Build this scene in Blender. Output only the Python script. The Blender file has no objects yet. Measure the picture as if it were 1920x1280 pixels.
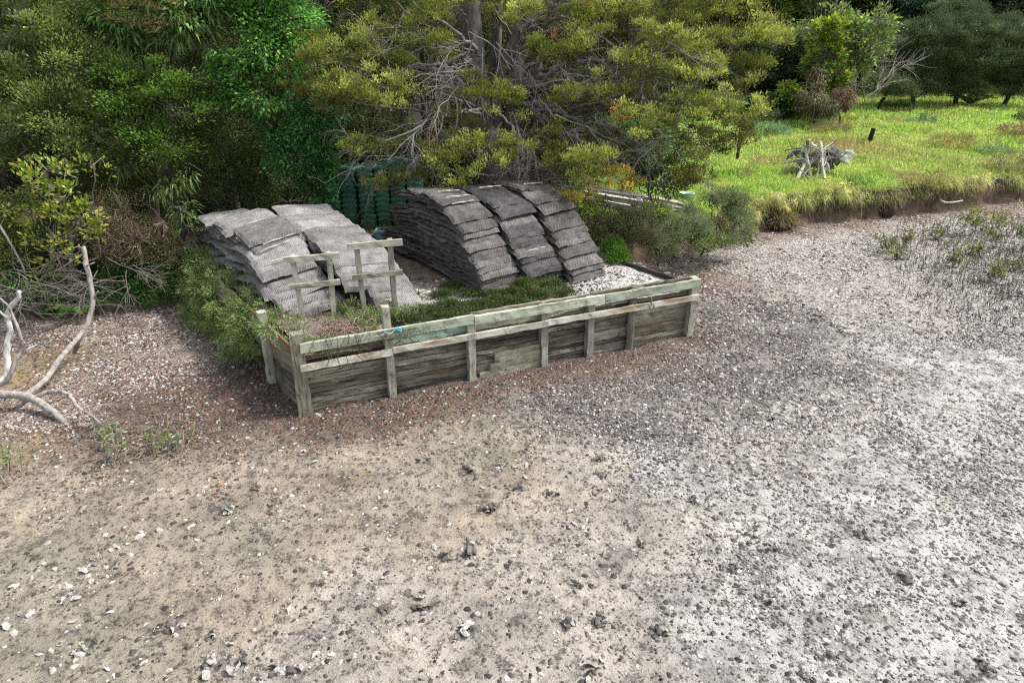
import bpy, math
import numpy as np
from mathutils import Vector, Matrix

rng = np.random.default_rng(11)
scene = bpy.context.scene
COL = scene.collection
PI = math.pi

# ------------------------------------------------------------------ camera
CAM_H, PITCH, FPX = 4.5, math.radians(24.2), 1280.0
cd = bpy.data.cameras.new('camera')
cd.lens = 24.0
cd.sensor_width = 36.0
cd.clip_end = 2000
cam = bpy.data.objects.new('camera', cd)
COL.objects.link(cam)
cam.location = (0, 0, CAM_H)
cam.rotation_euler = (PI / 2 - PITCH, 0, 0)
scene.camera = cam


def ray(px, py):
    x = (px - 960) / FPX
    y = -(py - 640) / FPX
    f = np.array([0, math.cos(PITCH), -math.sin(PITCH)])
    u = np.array([0, math.sin(PITCH), math.cos(PITCH)])
    return np.array([1.0, 0, 0]) * x + u * y + f


def gp(px, py, z=0.0):
    """point of the level z that stands at this place of the photograph"""
    d = ray(px, py)
    return np.array([0, 0, CAM_H]) + d * ((z - CAM_H) / d[2])


def at(px, py, Y):
    d = ray(px, py)
    return np.array([0, 0, CAM_H]) + d * (Y / d[1])


# ------------------------------------------------------------------ noise
def _hash(ix, iy, seed):
    h = (ix.astype(np.int64) * 374761393 + iy.astype(np.int64) * 668265263 + seed * 974711) & 0x7fffffff
    h = ((h ^ (h >> 13)) * 1274126177) & 0x7fffffff
    h = (h ^ (h >> 16)) & 0xffff
    return h / 65535.0


def vnoise(x, y, seed=0):
    x = np.asarray(x, float)
    y = np.asarray(y, float)
    ix = np.floor(x)
    iy = np.floor(y)
    fx = x - ix
    fy = y - iy
    fx = fx * fx * (3 - 2 * fx)
    fy = fy * fy * (3 - 2 * fy)
    a = _hash(ix, iy, seed)
    b = _hash(ix + 1, iy, seed)
    c = _hash(ix, iy + 1, seed)
    d = _hash(ix + 1, iy + 1, seed)
    return (a * (1 - fx) + b * fx) * (1 - fy) + (c * (1 - fx) + d * fx) * fy


def fbm(x, y, seed=0, octv=4):
    s = 0
    a = .5
    for i in range(octv):
        s = s + a * (vnoise(x, y, seed + i * 17) - .5) * 2
        x = x * 2.03 + 5.1
        y = y * 2.03 + 1.7
        a *= .5
    return s


def nrm(a):
    return a / np.maximum(np.linalg.norm(a, axis=-1, keepdims=True), 1e-9)


# ------------------------------------------------------------------ mesh helpers
def new_mesh(name, V, F, mat=None, col=None, smooth=False):
    V = np.asarray(V, np.float32).reshape(-1, 3)
    if not isinstance(F, (list, tuple)):
        F = [F]
    F = [np.asarray(f, np.int32) for f in F if len(f)]
    me = bpy.data.meshes.new(name)
    me.vertices.add(len(V))
    me.vertices.foreach_set('co', V.ravel())
    idx = np.concatenate([f.ravel() for f in F])
    tot = np.concatenate([np.full(len(f), f.shape[1], np.int32) for f in F])
    st = np.concatenate([[0], np.cumsum(tot)[:-1]]).astype(np.int32)
    me.loops.add(len(idx))
    me.loops.foreach_set('vertex_index', idx)
    me.polygons.add(len(tot))
    me.polygons.foreach_set('loop_start', st)
    me.polygons.foreach_set('use_smooth', np.full(len(tot), bool(smooth)))
    me.update(calc_edges=True)
    me.validate()
    if col is not None:
        col = np.asarray(col, np.float32)
        if col.shape[1] == 3:
            col = np.concatenate([col, np.ones((len(col), 1), np.float32)], 1)
        a = me.color_attributes.new('Col', 'FLOAT_COLOR', 'POINT')
        a.data.foreach_set('color', col.ravel())
    if mat is not None:
        me.materials.append(mat)
    return me


def link(name, data, parent=None, loc=None, rot=None):
    o = bpy.data.objects.new(name, data)
    COL.objects.link(o)
    if parent is not None:
        o.parent = parent
    if loc is not None:
        o.location = loc
    if rot is not None:
        o.rotation_euler = rot
    return o


def thing(name, label, cat, loc=(0, 0, 0), rotz=0.0, group=None):
    o = bpy.data.objects.new(name, None)
    COL.objects.link(o)
    o.empty_display_size = .2
    o.location = loc
    o.rotation_euler = (0, 0, rotz)
    return tag(o, label, cat, group)


def tag(o, label, cat, group=None):
    o['label'] = label
    o['category'] = cat
    if group:
        o['group'] = group
    return o


def struct(o, kind='structure', label=None, cat=None):
    o['kind'] = kind
    if label:
        o['label'] = label
    if cat:
        o['category'] = cat
    return o


class MB:
    def __init__(self):
        self.V = []
        self.Q = []
        self.T = []
        self.C = []
        self.n = 0

    def add(self, V, Q=None, T=None, col=None):
        V = np.asarray(V, float).reshape(-1, 3)
        self.V.append(V)
        if Q is not None and len(Q):
            self.Q.append(np.asarray(Q) + self.n)
        if T is not None and len(T):
            self.T.append(np.asarray(T) + self.n)
        if col is not None:
            c = np.asarray(col, float)
            if c.ndim == 1:
                c = np.repeat(c[None], len(V), 0)
            self.C.append(c)
        self.n += len(V)
        return self

    def mesh(self, name, mat, smooth=False, off=None):
        V = np.concatenate(self.V)
        if off is not None:
            V = V - np.asarray(off)
        F = []
        if self.Q:
            F.append(np.concatenate(self.Q))
        if self.T:
            F.append(np.concatenate(self.T))
        c = np.concatenate(self.C) if self.C and sum(len(x) for x in self.C) == len(V) else None
        return new_mesh(name, V, F, mat, c, smooth)

    def obj(self, name, mat, parent=None, smooth=False, off=None, loc=None):
        return link(name, self.mesh(name, mat, smooth, off), parent, loc)


def tube(mb, pts, rad, seg=6, col=None, rough=0.0, cap=True):
    pts = np.asarray(pts, float)
    n = len(pts)
    rad = np.broadcast_to(np.asarray(rad, float), (n,)) if np.ndim(rad) else np.full(n, float(rad))
    tan = np.gradient(pts, axis=0)
    tan = nrm(tan)
    ref = np.array([0, 0, 1.0])
    if abs(tan[:, 2]).mean() > .8:
        ref = np.array([1.0, 0, 0])
    a = nrm(np.cross(tan, ref))
    b = np.cross(tan, a)
    th = np.linspace(0, 2 * PI, seg, endpoint=False)
    R = rad[:, None] * (1 + rough * (rng.random((n, seg)) - .5) * 2)
    V = pts[:, None] + R[..., None] * (np.cos(th)[None, :, None] * a[:, None] + np.sin(th)[None, :, None] * b[:, None])
    i = np.arange(n - 1)[:, None] * seg
    j = np.arange(seg)[None]
    k = (j + 1) % seg
    Q = np.stack([i + j, i + k, i + seg + k, i + seg + j], -1).reshape(-1, 4)
    V = V.reshape(-1, 3)
    T = None
    if cap:
        V = np.concatenate([V, pts[:1], pts[-1:]])
        c0, c1 = n * seg, n * seg + 1
        jj = np.arange(seg)
        kk = (jj + 1) % seg
        T = np.concatenate([np.stack([kk, jj, np.full(seg, c0)], -1),
                            np.stack([jj + (n - 1) * seg, kk + (n - 1) * seg, np.full(seg, c1)], -1)])
    mb.add(V, Q, T, col)


def smoothpath(P, n=10, jit=0.0):
    """Catmull-Rom through the points"""
    P = np.asarray(P, float)
    Q = np.concatenate([[2 * P[0] - P[1]], P, [2 * P[-1] - P[-2]]])
    out = []
    for i in range(len(P) - 1):
        p0, p1, p2, p3 = Q[i:i + 4]
        for t in np.linspace(0, 1, n, endpoint=False):
            out.append(.5 * (2 * p1 + (p2 - p0) * t + (2 * p0 - 5 * p1 + 4 * p2 - p3) * t * t + (3 * p1 - p0 - 3 * p2 + p3) * t ** 3))
    out.append(P[-1])
    out = np.array(out)
    if jit:
        out[1:-1] += rng.normal(0, jit, (len(out) - 2, 3))
    return out


def box(mb, c, s, col=None, wob=0.0, nx=1, R=None):
    """box centred at c with size s, cut into nx pieces along x, slightly uneven"""
    xs = np.linspace(-.5, .5, nx + 1) * s[0]
    V = []
    for x in xs:
        for (y, z) in ((-.5, -.5), (.5, -.5), (.5, .5), (-.5, .5)):
            V.append((x, y * s[1], z * s[2]))
    V = np.array(V)
    if wob:
        V += rng.normal(0, wob, V.shape)
    Q = []
    for i in range(nx):
        a = i * 4
        for j in range(4):
            k = (j + 1) % 4
            Q.append((a + j, a + 4 + j, a + 4 + k, a + k))
    Q.append((0, 1, 2, 3))
    e = nx * 4
    Q.append((e + 3, e + 2, e + 1, e))
    if R is not None:
        V = V @ np.asarray(R).T
    mb.add(V + np.asarray(c), Q, None, col)


def rotm(ax, a):
    return np.array(Matrix.Rotation(a, 3, ax))


def frame_to(d, up=(0, 0, 1)):
    """rotation whose x axis points along d"""
    x = nrm(np.asarray(d, float))
    y = np.cross(np.asarray(up, float), x)
    if np.linalg.norm(y) < 1e-6:
        y = np.array([0, 1.0, 0])
    y = nrm(y)
    z = np.cross(x, y)
    return np.stack([x, y, z], 1)


def stick(mb, a, b, w, h, col=None, nx=3, wob=.004, up=(0, 0, 1)):
    a = np.asarray(a, float)
    b = np.asarray(b, float)
    box(mb, (a + b) / 2, (np.linalg.norm(b - a), w, h), col, wob, nx, frame_to(b - a, up))


# ------------------------------------------------------------------ materials
def nt(name):
    m = bpy.data.materials.new(name)
    m.use_nodes = True
    t = m.node_tree
    for n in list(t.nodes):
        t.nodes.remove(n)
    out = t.nodes.new('ShaderNodeOutputMaterial')
    return m, t, out


def N(t, typ, **kw):
    n = t.nodes.new(typ)
    for k, v in kw.items():
        if k.startswith('i_'):
            key = k[2:]
            n.inputs[int(key) if key.isdigit() else key.replace('_', ' ')].default_value = v
        else:
            setattr(n, k, v)
    return n


def L(t, a, b):
    t.links.new(a, b)


def mixc(t, fac, a, b, blend='MIX'):
    n = t.nodes.new('ShaderNodeMix')
    n.data_type = 'RGBA'
    n.blend_type = blend
    for sock, v in ((n.inputs[0], fac), (n.inputs[6], a), (n.inputs[7], b)):
        if hasattr(v, 'is_linked') or hasattr(v, 'links'):
            t.links.new(v, sock)
        elif isinstance(v, (int, float)):
            sock.default_value = v
        else:
            sock.default_value = (*v, 1) if len(v) == 3 else v
    return n.outputs[2]


def ramp(t, src, stops, interp='LINEAR'):
    n = t.nodes.new('ShaderNodeValToRGB')
    n.color_ramp.interpolation = interp
    e = n.color_ramp.elements
    while len(e) < len(stops):
        e.new(.5)
    for el, (p, c) in zip(e, stops):
        el.position = p
        el.color = (*c, 1) if not isinstance(c, (int, float)) else (c, c, c, 1)
    t.links.new(src, n.inputs[0])
    return n.outputs[0]


def math_(t, op, a, b=None):
    n = t.nodes.new('ShaderNodeMath')
    n.operation = op
    for s, v in ((n.inputs[0], a), (n.inputs[1], b)):
        if v is None:
            continue
        if isinstance(v, (int, float)):
            s.default_value = v
        else:
            t.links.new(v, s)
    return n.outputs[0]


def bump(t, h, strength=.5, dist=.02):
    b = N(t, 'ShaderNodeBump')
    b.inputs['Strength'].default_value = strength
    b.inputs['Distance'].default_value = dist
    t.links.new(h, b.inputs['Height'])
    return b.outputs[0]


def principled(t, out, base, rough=.8, normal=None, spec=.3):
    p = N(t, 'ShaderNodeBsdfPrincipled')
    if isinstance(base, tuple):
        p.inputs['Base Color'].default_value = (*base, 1)
    else:
        t.links.new(base, p.inputs['Base Color'])
    if isinstance(rough, (int, float)):
        p.inputs['Roughness'].default_value = rough
    else:
        t.links.new(rough, p.inputs['Roughness'])
    p.inputs['Specular IOR Level'].default_value = spec
    if normal is not None:
        t.links.new(normal, p.inputs['Normal'])
    if out is not None:
        t.links.new(p.outputs[0], out.inputs[0])
    return p


def leaf_mat(name, rough=.5, trans=.35, spec=.3):
    m, t, out = nt(name)
    a = N(t, 'ShaderNodeVertexColor', layer_name='Col')
    p = principled(t, None, a.outputs[0], rough, spec=spec)
    tr = N(t, 'ShaderNodeBsdfTranslucent')
    hs = N(t, 'ShaderNodeHueSaturation', i_Saturation=1.1, i_Value=1.3)
    L(t, a.outputs[0], hs.inputs['Color'])
    L(t, hs.outputs[0], tr.inputs[0])
    mx = N(t, 'ShaderNodeMixShader')
    mx.inputs[0].default_value = trans
    L(t, p.outputs[0], mx.inputs[1])
    L(t, tr.outputs[0], mx.inputs[2])
    L(t, mx.outputs[0], out.inputs[0])
    return m


def attr_mat(name, rough=.8, noise_scale=30, var=.35, bmp=.4, stretch=None, spec=.25):
    """colour from the mesh attribute, broken up by noise"""
    m, t, out = nt(name)
    a = N(t, 'ShaderNodeVertexColor', layer_name='Col')
    tc = N(t, 'ShaderNodeTexCoord')
    mp = N(t, 'ShaderNodeMapping')
    L(t, tc.outputs['Object'], mp.inputs[0])
    if stretch:
        mp.inputs['Scale'].default_value = stretch
    nz = N(t, 'ShaderNodeTexNoise', i_Scale=noise_scale, i_Detail=6.0, i_Roughness=.65)
    L(t, mp.outputs[0], nz.inputs['Vector'])
    f = ramp(t, nz.outputs[0], [(.3, 1 - var), (.7, 1 + var)])
    c = mixc(t, 1.0, a.outputs[0], f, 'MULTIPLY')
    principled(t, out, c, rough, bump(t, nz.outputs[0], bmp, .01), spec)
    return m


M = {}
M['leaf'] = leaf_mat('leaf', .55, .35)
M['leaf_glossy'] = leaf_mat('leaf_glossy', .45, .3, .35)
M['grass'] = leaf_mat('grass_blade', .55, .45)
M['bark'] = attr_mat('bark', .9, 14, .55, .9, (1, 1, .25))
M['twig'] = attr_mat('dead_twig', .85, 25, .3, .3)
M['shell'] = attr_mat('oyster_shell', .6, 45, .3, .5)
M['plain'] = attr_mat('painted_plastic', .5, 12, .12, .1, spec=.4)


def wood_mat(name, cols, stain=None, stain_amt=.0, dark=.45, rough=.85, tone_lo=.42, tone_hi=1.5):
    """weathered board: grain along local x, dark cracks, patchy paint or rust"""
    m, t, out = nt(name)
    tc = N(t, 'ShaderNodeTexCoord')
    oi = N(t, 'ShaderNodeObjectInfo')
    ofs = N(t, 'ShaderNodeVectorMath', operation='SCALE')
    cx = N(t, 'ShaderNodeCombineXYZ')
    for i in range(3):
        L(t, oi.outputs['Random'], cx.inputs[i])
    L(t, cx.outputs[0], ofs.inputs[0])
    ofs.inputs['Scale'].default_value = 37.0
    ad = N(t, 'ShaderNodeVectorMath', operation='ADD')
    L(t, tc.outputs['Object'], ad.inputs[0])
    L(t, ofs.outputs[0], ad.inputs[1])
    mp = N(t, 'ShaderNodeMapping')
    mp.inputs['Scale'].default_value = (2.2, 26, 26)
    L(t, ad.outputs[0], mp.inputs[0])
    g = N(t, 'ShaderNodeTexNoise', i_Scale=1.6, i_Detail=8.0, i_Roughness=.7)
    L(t, mp.outputs[0], g.inputs['Vector'])
    mp2 = N(t, 'ShaderNodeMapping')
    mp2.inputs['Scale'].default_value = (1.2, 4, 4)
    L(t, ad.outputs[0], mp2.inputs[0])
    b = N(t, 'ShaderNodeTexNoise', i_Scale=1.7, i_Detail=5.0, i_Roughness=.6)
    L(t, mp2.outputs[0], b.inputs['Vector'])
    c = ramp(t, b.outputs[0], [(.3, cols[0]), (.5, cols[1]), (.7, cols[2])])
    # each board its own tone
    tone = ramp(t, oi.outputs['Random'], [(0, tone_lo), (.5, .5 * (tone_lo + tone_hi)), (1, tone_hi)])
    c = mixc(t, 1.0, c, tone, 'MULTIPLY')
    crack = ramp(t, g.outputs[0], [(.36, 1 - dark), (.5, 1.0)])
    c = mixc(t, 1.0, c, crack, 'MULTIPLY')
    # black mould blotches
    sp = N(t, 'ShaderNodeTexNoise', i_Scale=7.0, i_Detail=6.0, i_Roughness=.75)
    L(t, ad.outputs[0], sp.inputs['Vector'])
    blk = ramp(t, sp.outputs[0], [(.55, 0.0), (.68, .75)])
    c = mixc(t, blk, c, (.03, .027, .022))
    if stain is not None:
        s = N(t, 'ShaderNodeTexNoise', i_Scale=1.3, i_Detail=4.0)
        L(t, mp2.outputs[0], s.inputs['Vector'])
        f = ramp(t, s.outputs[0], [(.55 - stain_amt * .2, 0.0), (.66 - stain_amt * .2, .85)])
        c = mixc(t, f, c, stain)
    principled(t, out, c, rough, bump(t, g.outputs[0], .7, .008), .2)
    return m


M['wood_dark'] = wood_mat('wet_weathered_board', ((.06, .054, .042), (.155, .142, .11), (.30, .282, .23)), (.13, .06, .03), -.15, .85)
M['wood_grey'] = wood_mat('grey_weathered_board', ((.13, .12, .09), (.24, .225, .175), (.36, .34, .28)), None, 0, .65, .85, .65, 1.25)
M['wood_pale'] = wood_mat('pale_painted_board', ((.24, .24, .19), (.36, .365, .30), (.48, .475, .41)), None, 0, .5, .85, .75, 1.2)
M['wood_mint'] = wood_mat('mint_painted_board', ((.22, .33, .27), (.3, .44, .37), (.4, .5, .43)), None, 0, .35)
M['wood_rust'] = wood_mat('rust_stained_board', ((.15, .13, .09), (.28, .26, .19), (.4, .38, .3)), (.25, .08, .03), .15, .5)
M['wood_rail'] = wood_mat('pale_green_rail', ((.29, .33, .25), (.41, .46, .36), (.51, .54, .45)), (.16, .13, .09), -.1, .4, .85, .85, 1.15)
M['wood_rail_white'] = wood_mat('bleached_cream_rail', ((.42, .39, .32), (.56, .53, .46), (.68, .66, .6)), (.25, .18, .1), -.05, .4, .85, .9, 1.15)
M['wood_drift'] = wood_mat('silver_driftwood', ((.2, .19, .18), (.36, .34, .32), (.55, .53, .5)), None, 0, .5)


def net_mat(name, lo, hi, dust):
    """oyster growing bag: woven plastic diamonds, muddy"""
    m, t, out = nt(name)
    uv = N(t, 'ShaderNodeTexCoord')
    sep = N(t, 'ShaderNodeSeparateXYZ')
    L(t, uv.outputs['Object'], sep.inputs[0])
    u = math_(t, 'ADD', sep.outputs[0], sep.outputs[1])
    v = math_(t, 'SUBTRACT', sep.outputs[0], sep.outputs[1])
    zz = math_(t, 'MULTIPLY', sep.outputs[2], 1.5)
    u = math_(t, 'ADD', u, zz)
    k = 2 * PI / .034
    su = math_(t, 'ABSOLUTE', math_(t, 'SINE', math_(t, 'MULTIPLY', u, k / 2)))
    sv = math_(t, 'ABSOLUTE', math_(t, 'SINE', math_(t, 'MULTIPLY', v, k / 2)))
    net = math_(t, 'MINIMUM', su, sv)          # small on the strands
    strand = ramp(t, net, [(.25, 1.0), (.5, 0.0)])
    oi = N(t, 'ShaderNodeObjectInfo')
    ofs = N(t, 'ShaderNodeVectorMath', operation='ADD')
    L(t, uv.outputs['Object'], ofs.inputs[0])
    cx = N(t, 'ShaderNodeCombineXYZ')
    r50 = math_(t, 'MULTIPLY', oi.outputs['Random'], 50.0)
    for i in range(3):
        L(t, r50, cx.inputs[i])
    L(t, cx.outputs[0], ofs.inputs[1])
    nz = N(t, 'ShaderNodeTexNoise', i_Scale=6.0, i_Detail=7.0, i_Roughness=.7)
    L(t, ofs.outputs[0], nz.inputs['Vector'])
    fine = N(t, 'ShaderNodeTexNoise', i_Scale=70.0, i_Detail=3.0)
    L(t, ofs.outputs[0], fine.inputs['Vector'])
    c = mixc(t, strand, lo, hi)
    d = ramp(t, nz.outputs[0], [(.4, 0.0), (.62, .85)])
    df = math_(t, 'MULTIPLY', d, ramp(t, fine.outputs[0], [(.35, .2), (.62, .8)]))
    c = mixc(t, df, c, dust)
    tone = ramp(t, oi.outputs['Random'], [(0, .72), (1, 1.25)])
    c = mixc(t, 1.0, c, tone, 'MULTIPLY')
    h = math_(t, 'ADD', math_(t, 'MULTIPLY', strand, .4), nz.outputs[0])
    principled(t, out, c, .75, bump(t, h, .8, .02), .3)
    return m


M['net_light'] = net_mat('sun_bleached_mesh', (.075, .07, .072), (.28, .27, .27), (.42, .41, .40))
M['net_mid'] = net_mat('muddy_grey_mesh', (.03, .028, .028), (.15, .142, .138), (.26, .245, .23))
M['net_dark'] = net_mat('black_plastic_mesh', (.014, .0135, .015), (.065, .064, .068), (.14, .135, .135))
M['rod'] = attr_mat('closing_rod_plastic', .5, 20, .15, .1)

# ------------------------------------------------------------------ platform frame
FL = gp(578, 772)
FR = gp(1293, 628)
WL = float(np.linalg.norm(FR - FL))
e1 = (FR - FL) / WL
e2 = np.array([-e1[1], e1[0], 0])
WANG = math.atan2(e1[1], e1[0])
PZ = .80                                        # level of the fill


def W(s, t, z=0.0):
    return FL + e1 * s + e2 * t + np.array([0, 0, z])


SK = -.225                                      # the stacks and the left side lean off square


# ------------------------------------------------------------------ ground
BX = np.array([-60, -25, -8.85, -6.0, -5.2, -4.6, -3.5, -2, 0, 1.4, 1.8, 2.2, 2.7, 3.45, 5.56, 6.0, 6.48, 7.4, 9.43, 11.33, 15.12, 22, 45, 90])
BY = np.array([9, 10.2, 10.9, 11.5, 11.7, 11.9, 12.2, 12.6, 12.6, 12.4, 12.5, 13.4, 14.2, 14.75, 15.8, 16.5, 17.0, 17.35, 18.1, 18.75, 20.1, 22.5, 30, 45])
HX = np.array([-60, -8, -5, -4, 2, 3, 5.5, 7.5, 12, 16, 30, 90])
HB = np.array([.15, .15, .3, .7, .7, .55, .6, .66, .68, .62, .6, .6])


def bank_y(x):
    x = np.asarray(x, float)
    return np.interp(x, BX, BY) + (.18 + .2 * np.clip((x - 4) / 2, 0, 1)) * fbm(x * 1.1, np.zeros_like(x) + 3.3, 5, 4)


def land_z(x, y):
    """height of the land behind the bank line"""
    x = np.asarray(x, float)
    y = np.asarray(y, float)
    d = y - bank_y(x)
    hb = np.interp(x, HX, HB)
    face = np.clip(d / .32, 0, 1)
    face = face * face * (3 - 2 * face)
    z = hb * face + np.clip(d, 0, 60) * np.interp(x, [-6, 0, 4, 90], [.06, .05, .042, .042])
    z = z + np.clip(d - .2, 0, 1) * (.2 * fbm(x * .55, y * .55, 31, 4) + .05 * fbm(x * 2.2, y * 2.2, 35, 3))
    return np.where(d < 0, -.25 + .25 * np.clip(1 + d / .5, 0, 1), z)


def mud_z(x, y):
    return .045 * fbm(x * .7, y * .7, 3, 3) + .030 * fbm(x * 3.5, y * 3.5, 9, 5) - .02


# zones of the shore: place in the photo, (mud rgb, white shells, dark shells, red gravel, wetness)
TAN = ((.32, .272, .213), .02, .025, .0, .35)
TANG = ((.275, .247, .197), .02, .07, .0, .40)
PINK = ((.37, .333, .295), .03, .09, .0, .55)
PALE = ((.41, .39, .37), .10, .26, .0, .9)  # pale wet silt, lightened further to paint in the wet sheen
PALE2 = ((.45, .432, .418), .15, .26, .0, .9)  # paler silt, its wet sheen painted into the colour as well
DARK = ((.23, .205, .19), .14, .62, .05, .4)
RED = ((.13, .088, .07), .06, .35, .5, .2)
MIXS = ((.29, .23, .20), .42, .16, .30, .1)
WHITE = ((.36, .32, .295), .55, .25, .03, .2)
GREY = ((.34, .31, .285), .30, .42, .02, .6)
SAND = ((.30, .215, .12), .04, .08, .05, .1)
BROWN = ((.22, .155, .13), .16, .12, .2, .1)
ZONES = [
    (100, 880, TAN), (300, 900, TAN), (520, 860, TAN), (700, 850, TAN), (860, 825, TANG), (950, 835, TANG), (300, 1100, TAN),
    (100, 1200, TANG), (600, 1000, TAN), (600, 1250, PINK), (850, 1000, TAN), (780, 905, TANG), (1000, 900, TAN), (450, 1000, TANG),
    (60, 930, TAN), (250, 1250, TANG), (60, 1050, TANG), (450, 1150, TAN), (700, 1130, PINK),
    (900, 1200, PINK), (1100, 1100, PINK), (1180, 980, PINK), (1000, 1250, PINK), (1200, 1250, PINK), (1100, 880, PINK), (960, 1060, PINK),
    (1250, 880, PALE), (1400, 900, PALE), (1600, 850, PALE), (1800, 800, PALE2), (1500, 1100, PALE), (1700, 1000, PALE2), (1850, 1000, PALE2),
    (1350, 1180, PALE), (1700, 1200, PALE), (1850, 740, PALE2), (1880, 1200, PALE2), (1900, 670, PALE2), (1550, 960, PALE), (1720, 760, PALE2), (1650, 700, GREY),
    (1600, 790, GREY), (1450, 800, GREY), (1420, 860, GREY), (1750, 880, PALE), (1560, 1220, PALE),
    (1100, 740, DARK), (1250, 720, DARK), (1350, 660, DARK), (1450, 690, DARK), (1350, 750, DARK), (1240, 790, DARK), (1000, 765, DARK),
    (1330, 590, DARK), (1550, 690, DARK), (1480, 620, DARK), (1420, 580, DARK),
    (520, 765, RED), (450, 735, RED), (700, 775, RED), (800, 748, RED), (900, 738, RED), (370, 730, RED), (470, 690, RED), (1000, 715, RED),
    (1100, 685, RED), (610, 790, RED), (300, 790, RED), (1200, 665, RED), (220, 760, RED), (1290, 640, RED), (420, 780, RED), (200, 810, RED),
    (250, 640, MIXS), (150, 620, MIXS), (340, 655, MIXS), (60, 610, MIXS), (280, 710, MIXS), (410, 650, MIXS), (190, 690, MIXS), (340, 595, MIXS),
    (60, 690, SAND), (120, 670, SAND), (60, 830, SAND), (150, 780, MIXS), (60, 780, MIXS),
    (1500, 500, WHITE), (1600, 480, WHITE), (1400, 505, WHITE), (1500, 455, WHITE), (1650, 530, WHITE), (1720, 590, WHITE), (1600, 445, WHITE),
    (1700, 425, WHITE), (1820, 420, WHITE), (1420, 470, WHITE), (1560, 540, WHITE), (1500, 560, GREY), (1620, 610, GREY), (1700, 650, PALE2), (1830, 640, GREY),
    (1780, 510, GREY), (1860, 560, GREY), (1900, 480, GREY), (1730, 480, WHITE), (1330, 540, BROWN), (1300, 500, BROWN), (1430, 437, BROWN), (1500, 432, BROWN),
    (1700, 405, BROWN), (1850, 392, BROWN), (1600, 418, BROWN),
]
ZP = np.array([gp(a, b)[:2] for a, b, _ in ZONES])
ZC = np.array([[*c[0], *c[1:]] for _, _, c in ZONES])


def zone(x, y):
    """blend of the shore zones at world x, y -> (rgb, white, dark, red, wet)"""
    x = np.asarray(x, float)
    y = np.asarray(y, float)
    wx = x + .35 * fbm(x * .9, y * .9, 41, 3)
    wy = y + .35 * fbm(x * .9 + 9, y * .9, 43, 3)
    out = np.zeros((x.size, ZC.shape[1]))
    P = np.stack([wx.ravel(), wy.ravel()], 1)
    for i in range(0, len(P), 40000):
        q = P[i:i + 40000]
        d2 = ((q[:, None] - ZP[None]) ** 2).sum(-1)
        w = 1 / (d2 + .06) ** 1.75
        out[i:i + 40000] = (w[..., None] * ZC[None]).sum(1) / w.sum(1, keepdims=True)
    return out.reshape(*x.shape, -1)


def grid_axis(lo, hi, step, far_lo, far_hi):
    a = np.arange(lo, hi + 1e-6, step)
    l = [lo]
    s = step
    while l[-1] > far_lo:
        s *= 1.5
        l.append(l[-1] - s)
    h = [hi]
    s = step
    while h[-1] < far_hi:
        s *= 1.5
        h.append(h[-1] + s)
    return np.concatenate([np.array(l[:0:-1]), a, np.array(h[1:])])


def grid_mesh(name, X, Y, Z, mat, smooth=True):
    ny, nx = X.shape
    V = np.stack([X, Y, Z], -1).reshape(-1, 3)
    i = np.arange(ny - 1)[:, None] * nx
    j = np.arange(nx - 1)[None]
    Q = np.stack([i + j, i + j + 1, i + nx + j + 1, i + nx + j], -1).reshape(-1, 4)
    return new_mesh(name, V, Q, mat, None, smooth)


def set_attr(me, name, arr):
    arr = np.asarray(arr, np.float32)
    if arr.ndim == 2:
        if arr.shape[1] == 3:
            arr = np.concatenate([arr, np.ones((len(arr), 1), np.float32)], 1)
        a = me.color_attributes.new(name, 'FLOAT_COLOR', 'POINT')
        a.data.foreach_set('color', arr.ravel())
    else:
        a = me.attributes.new(name, 'FLOAT', 'POINT')
        a.data.foreach_set('value', arr)


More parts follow.
